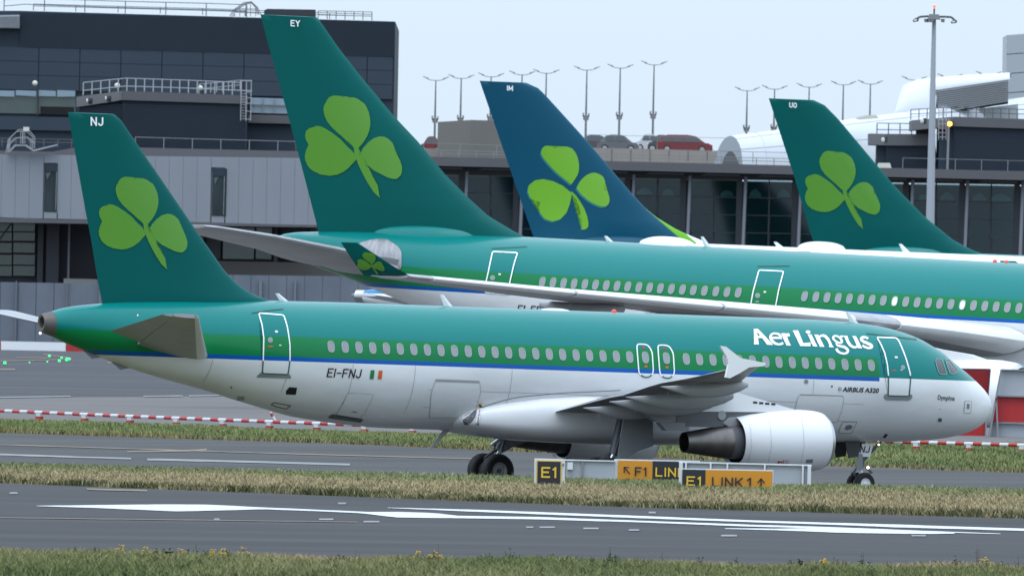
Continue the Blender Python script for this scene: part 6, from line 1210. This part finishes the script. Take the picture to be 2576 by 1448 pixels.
wslab('back_panel', [(1424, 1157), (1546, 1160), (1545, 1206), (1423, 1204)], 590, .25, M_sback, sg); wslab('top_edge', [(1421, 1154.5), (1547, 1157.5), (1547, 1160.5), (1421, 1157.5)], 589.9, .4, M_shous, sg); wslab('rib', [(1463, 1158), (1466.5, 1158), (1466.5, 1203), (1463, 1203)], 589.9, .1, M_mgrey, sg); wslab('junction_box', [(1427, 1162), (1441, 1162), (1440, 1180), (1427, 1180)], 589.8, .2, M_shous, sg)
s2 = base_thing('taxiway_sign', 'yellow and black sign with slanting arrow, F1 and LINK', 'sign', 1640, 1200, 590.5, 'signs between runway and taxiway')
wslab('housing', [(1545, 1153.5), (1760, 1158), (1759, 1212), (1544, 1208)], 590.06, .35, M_shous, s2); wslab('face', [(1554, 1157), (1641, 1158.7), (1640, 1207), (1553, 1206)], 590, .05, M_syel, s2); wslab('face', [(1641.6, 1158.7), (1755, 1161), (1754, 1209), (1640.6, 1207)], 590, .05, M_sblack, s2)
sign_text(s2, 'letter', 'F1', (1598, 1196.3), 1624, 23, 589.94, M_text, .165); sign_text(s2, 'letter', 'LINK', (1650, 1197.5), 1722, 23, 589.94, M_sletter, .165)
sign_poly(s2, 'arrow', [S3(p) for p in ([(64, 500), (98, 501), (97, 508), (71, 507)], [(64, 500), (71, 501), (72, 540), (65, 538)], [(68, 508), (74, 503), (106, 542), (100, 547)])], 589.94, M_text)
sb = base_thing('taxiway_sign', 'long ribbed grey back of a taxiway sign behind the LINK 1 sign', 'sign', 1875, 1224, 584, 'signs between runway and taxiway')
wslab('back_panel', [(1709, 1163), (2039, 1171), (2038, 1236), (1708, 1228)], 584, .3, M_sback, sb); wslab('top_edge', [(1707, 1159.5), (2041, 1168), (2041, 1171.5), (1707, 1163)], 583.9, .5, M_shous, sb)
for x in (1725, 1787, 1829, 1923, 2019): wslab('rib', rect(x - 2, 1162 + (x - 1709) * .0245, x + 2.5, 1232), 583.85, .12, M_shous, sb); wslab('rib_joint', rect(x + 2.6, 1164 + (x - 1709) * .0245, x + 4, 1232), 583.95, .05, M_mgrey, sb)
for x in (1709, 2032): wslab('end_cap', rect(x - 1, 1163 + (x - 1709) * .0245, x + 8, 1234), 583.8, .45, M_shous, sb)
s3 = base_thing('taxiway_sign', 'yellow sign reading LINK 1 and an upward arrow, black E1 end panel', 'sign', 1830, 1224, 578, 'signs between runway and taxiway')
wslab('housing', [(1713, 1177), (1945, 1181.5), (1944, 1236), (1712, 1231)], 578.06, .3, M_shous, s3); wslab('face', [(1716, 1179.6), (1774, 1180.8), (1773, 1232), (1715, 1231)], 578, .05, M_sblack, s3); wslab('face', [(1774.5, 1180.8), (1942.5, 1184), (1941.5, 1236), (1773.5, 1232)], 578, .05, M_syel, s3)
sign_text(s3, 'letter', 'E1', (1728, 1220.5), 1761, 24, 577.94, M_sletter, .165); sign_text(s3, 'letter', 'LINK', (1792, 1223.5), 1866, 25, 577.94, M_text, .165); sign_text(s3, 'letter', '1', (1880, 1225), 1887, 25, 577.94, M_text, .165)
sign_poly(s3, 'arrow', [S3(p) for p in ([(922, 582), (931, 582), (930, 640), (921, 640)], [(926, 570), (931, 577), (907, 604), (902, 598)], [(926, 570), (921, 577), (946, 605), (951, 599)])], 577.94, M_text)

# ------------------------------------------------------------------ low red and white barrier along the grass
M_wseg = mat('barrier_white', (.58, .58, .60), .5, noise=(4, .6, (.46, .46, .47))); M_rseg = mat('barrier_red', (.36, .018, .018), .5, noise=(4, .5, (.36, .02, .02)))
bpx = np.linspace(-90, 2680, 300); bpy_ = np.interp(bpx, [-90, 7, 364, 796, 1500, 2319, 2575, 2680], [1027.5, 1032, 1048, 1064.5, 1089, 1113, 1120, 1123]) + 23
BP = ground_at(bpx, bpy_); BP[:, 2] = ground_z(BP[:, 0], BP[:, 1])
for k in range(3): BP[:, k] = np.convolve(np.pad(BP[:, k], 12, mode='edge' if k == 2 else 'reflect', reflect_type='odd') if k < 2 else np.pad(BP[:, k], 12, mode='edge'), np.ones(25) / 25, 'valid')
dist = np.concatenate([[0], np.cumsum(np.linalg.norm(np.diff(BP[:, :2], axis=0), axis=1))])
def barrier_unit():
    r = thing('taxiway_barrier', '', 'barrier')
    for i in range(6):
        mb = MB(); mb.tube([(-.90 + i * .30, 0, .35), (-.90 + i * .30 + .298, 0, .35)], .068, 8); mb.build('white_segment' if i % 2 else 'red_segment', M_wseg if i % 2 else M_rseg, r, True)
    mb = MB(); mb.box((.15, 0, .27), (.16, .12, .16)); mb.build('post', M_wseg, r); mb = MB(); mb.box((.15, 0, .09), (.17, .16, .22)); mb.build('foot', M_rseg, r); return r
NTH = lambda i: ORD[i] if i < 12 else ['thirteenth', 'fourteenth', 'fifteenth', 'sixteenth', 'seventeenth', 'eighteenth', 'nineteenth', 'twentieth', 'twenty-first', 'twenty-second', 'twenty-third', 'twenty-fourth', 'twenty-fifth', 'twenty-sixth', 'twenty-seventh', 'twenty-eighth', 'twenty-ninth', 'thirtieth'][min(i - 12, 17)]
nl = 0; bu = None; cuts = [-80.0]
while cuts[-1] < 2640: cuts.append(cuts[-1] + np.interp(cuts[-1], [0, 2575], [113, 135]))
mods = len(cuts) - 1
for i in range(mods):
    pq = [np.array([np.interp(c_, bpx, BP[:, k]) for k in range(3)]) for c_ in cuts[i:i + 2]]; p = (pq[0] + pq[1]) / 2; dv = pq[1] - pq[0]; L = np.linalg.norm(dv[:2]); o = barrier_unit() if bu is None else copy_tree(bu); bu = bu or o
    o.location = Vector(p); o.rotation_euler = (0, -math.atan2(dv[2], L), math.atan2(dv[1], dv[0])); o.scale = (L / 1.8, 1, 1); pxx = (cuts[i] + cuts[i + 1]) / 2
    if pxx < 930: where = NTH(nl) + ' from the left picture edge'; nl += 1
    elif pxx > 2070: where = NTH(mods - 1 - i) + ' from the right picture edge'
    else: where = 'hidden behind the belly of the narrow-body jet'
    tag(o, 'low red and white barrier section, ' + where, None, 'barrier sections along the far grass')
p = ground_at([692.], [1062.])[0]; mb = MB(); a_, b_ = at(680, 1036, p[1] - .5), at(695, 1062, p[1] - .5); mb.tube([a_ - p, b_ - p], .05, 8); o = mb.build('marker_pole', M_wseg); o.location = Vector(p); mb = MB(); mb.tube([a_ * .6 + b_ * .4 - p, a_ * .9 + b_ * .1 - p], .056, 8); mb.build('red_band', M_rseg, o); tag(o, 'leaning red and white marker pole behind the striped barrier, under the rear belly', 'pole')
# ------------------------------------------------------------------ banded screens at the right
q1 = base_thing('red_screen', 'tall red mesh screen panel directly behind the narrow-body nose', 'screen', 2440, 1115, 712)
wslab('panel', [(2300, 925), (2489.5, 928.5), (2472, 1124), (2285, 1121)], 712, .25, M_red, q1); wslab('edge_post', [(2489.7, 928), (2492, 928), (2475, 1126), (2472.4, 1126)], 711.9, .35, M_dgrey, q1); wslab('top_rail', [(2300, 923), (2490, 926.5), (2490, 928.3), (2300, 924.8)], 711.9, .4, M_dgrey, q1)
for i in range(14): wslab('mesh_wire', [(2400, 934 + i * 5), (2488 - i * .5, 935.6 + i * 5), (2488 - i * .5, 936.3 + i * 5), (2400, 934.7 + i * 5)], 711.95, .04, M_rseg, q1)
q2 = base_thing('banded_screen', 'white, red and white banded screen on grey struts at the right edge', 'screen', 2560, 1115, 708)
for nm, L, m in (('white_panel', [(2519, 931), (2760, 936), (2760, 1000), (2508, 994)], M_sback), ('red_panel', [(2506, 997), (2760, 1003), (2760, 1067), (2495, 1060)], M_red), ('white_panel', [(2494, 1064), (2760, 1070), (2760, 1126), (2484, 1120)], M_sback)): wslab(nm, L, 708, .2, m, q2)
for L in ([(2516, 928), (2520, 928), (2486, 1120), (2481, 1120)], [(2503.5, 1000), (2507.5, 1000), (2512.5, 1122), (2508, 1122)], [(2478, 990), (2481, 990), (2481, 1120), (2478, 1120)]): wslab('strut', L, 707.5, .3, M_mgrey, q2)
for L in ([(2517, 927.5), (2760, 932.5), (2760, 936), (2517, 931)], [(2507, 993.5), (2760, 999.5), (2760, 1003), (2506, 997)], [(2495, 1060), (2760, 1067), (2760, 1070), (2494, 1063.5)]): wslab('rail', L, 707.8, .25, M_mgrey, q2)
# ------------------------------------------------------------------ green taxiway lights on the apron
M_glight = mat('green_light', (.02, .5, .15), .4, emit=(.03, 1, .20), es=1.7)
for i, (x, y, r) in enumerate(((12, 917, .13), (74, 914.5, .06), (119, 912.5, .07), (124, 899, .12), (149, 911.5, .12), (155, 903, .10), (168, 905, .09), (173.5, 907, .11), (167, 909.5, .11))):
    g = ground_at([float(x)], [float(y) + 1.5])[0]; mb = MB(); mb.lathe([(0, r * .8), (.05, r * .8), (.05, r * .9)], (0, 0, 0), (0, 0, 1), 12, True); o = mb.build('taxiway_light', M_dgrey); o.location = Vector((g[0], g[1], float(ground_z(g[0], g[1])) + .03)); mb = MB(); mb.ball((0, 0, .06 + r * .4), r * .72, 10); mb.build('lens', M_glight, o, True)
    tag(o, 'lit green light set in the apron, ' + ['nearest the left picture edge', 'small one second from the left', 'faint one midway along the lower row', 'alone at the left end of the upper row', 'lower one of the right-hand cluster, left side', 'upper one of the right-hand cluster, left side', 'topmost in the tight right-hand group', 'rightmost of all the green lights', 'lowest in the tight right-hand group'][i], 'light', 'green lights on the apron')
# ------------------------------------------------------------------ weeds at the front edge of the runway
M_leafd = mat('weed_leaf', (.030, .065, .014), .6); M_leafl = mat('weed_leaf_light', (.07, .11, .025), .6); M_dead = mat('dead_stalk', (.10, .065, .03), .7); M_petal = mat('ragwort_petal', (.55, .36, .015), .6)
def weed(px, top, kind, seed, wide=1.0):
    rg = random.Random(seed); X = at(px, 1410, 478)[0]; Y = float(verge_y(np.array(X))) - rg.uniform(.3, 3.5); z0 = float(verge_z(np.array([X]), np.array([Y]))[0]); pt = at(px, top, Y); h = max(.30, (pt[2] - z0) * 1.15); r = thing('weed', '', 'weed', (float(pt[0]), Y, z0)); mb = MB(); tips = []
    for i in range(int((3 if kind != 'dead' else 2) * wide + 1)):
        a = rg.uniform(0, 6.28); ln = rg.uniform(.02, .10) * wide; hh = h * (1 if i == 0 else rg.uniform(.5, .92)); e = (math.cos(a) * ln * 1.6 * (i > 0), math.sin(a) * ln * (i > 0), hh); mb.tube([(e[0] * .2, e[1] * .2, 0), (e[0] * .6, e[1] * .6, hh * .5), e], [.008, .007, .004], 5); tips.append(e)
    mb.build('stem', M_dead if kind == 'dead' else M_leafd, r); mb = MB()
    for e in tips:
        for j in range(int((16 if kind == 'green' else 9) * (.4 if kind == 'dead' else 1) * (.6 + h))):
            t = rg.uniform(.15, 1); b = np.array(e) * t; a = rg.uniform(0, 6.28); L = rg.uniform(.05, .11) * (1.15 - t * .6) * wide ** .5; up = rg.uniform(-.3, .6); d = np.array([math.cos(a), math.sin(a) * .8, up]) * L; s = np.array([-math.sin(a), math.cos(a), .3]) * L * .42; mb.add([b, b + d * .5 + s, b + d, b + d * .5 - s], [(0, 1, 2, 3)])
    if mb.v: tag(mb.build('leaf', M_dead if kind == 'dead' else (M_leafd if rg.random() < .6 else M_leafl), r, fix=False), kind='stuff')
    if kind == 'yellow':
        mb = MB()
        for e in tips:
            for j in range(9): c = np.array(e) + np.array([rg.uniform(-.07, .07), rg.uniform(-.05, .05), rg.uniform(-.05, .03)]); mb.ball(c, rg.uniform(.014, .024), 6, (1, 1, .6))
        tag(mb.build('flower', M_petal, r), kind='stuff')
    return r
bx_ = lambda x, y: (x / 2.845, (1400 + y / 1.9077) / 1.4912); by_ = lambda x, y: ((1200 + x / 2.0425) / 1.4912, (1450 + y / 2.0425) / 1.4912); bz_ = lambda x, y: ((2300 + x / 1.6727) / 1.4912, (1450 + y / 1.6727) / 1.4912)
WD = [(bx_(540, 1268), 'green'), (bx_(685, 1290), 'green'), (bx_(868, 1268), 'yellow'), (bx_(1045, 1280), 'yellow'), (bx_(1120, 1298), 'green'), (bx_(1215, 1258), 'green', 1.8), (bx_(1290, 1280), 'yellow'), (bx_(1350, 1270), 'green', 1.3), (bx_(1405, 1228), 'green'), (bx_(1490, 1278), 'green', 1.2), (bx_(1528, 1285), 'yellow'), (bx_(1595, 1270), 'yellow'), (bx_(1640, 1258), 'green', 1.3), (bx_(1740, 1258), 'yellow'), (bx_(2025, 1290), 'dead'),
      (by_(145, 1290), 'green', 1.4), (by_(275, 1255), 'dead'), (by_(750, 1285), 'yellow'), (by_(880, 1275), 'yellow', 1.5), (by_(908, 1220), 'dead'), (by_(1240, 1290), 'green', 1.5), (by_(1300, 1275), 'green'), (by_(1460, 1250), 'green'), (by_(1790, 1278), 'green', 1.2), (by_(2225, 1245), 'green', 1.2), (by_(2265, 1290), 'green', 1.5), (by_(2080, 1310), 'green'),
      (bz_(12, 1060), 'green', 1.5), (bz_(308, 1045), 'dead'), (bz_(540, 1065), 'green'), (bz_(775, 1070), 'green', 1.2), (bz_(1110, 1090), 'green', 1.6), (bz_(1165, 1085), 'green', 1.6), (bz_(1330, 1095), 'yellow'), (bz_(1385, 1070), 'dead'), (bz_(1568, 1045), 'green'), (bz_(1610, 1105), 'green', 1.3), (bz_(1720, 1095), 'dead'), (bz_(2025, 1085), 'green', 1.3), (bz_(2150, 1068), 'green', 1.3), (bz_(2285, 1010), 'dead'), (bz_(2345, 1085), 'yellow', 1.8), (bz_(2440, 1100), 'green'), (bz_(2540, 1085), 'dead')]
cnt = {}
for i, w in enumerate(sorted(WD, key=lambda w: w[0][0])):
    (x, y), kd = w[0], w[1]
    r = weed(x, y, kd, 100 + i, w[2] if len(w) > 2 else 1.0); cnt[kd] = cnt.get(kd, -1) + 1
    tag(r, {'green': 'dark green leafy weed', 'yellow': 'yellow-flowered ragwort plant', 'dead': 'dry brown weed stalk'}[kd] + ' at the near runway edge, %s of its kind from the left' % NTH(cnt[kd]), None, 'weeds along the near runway edge')
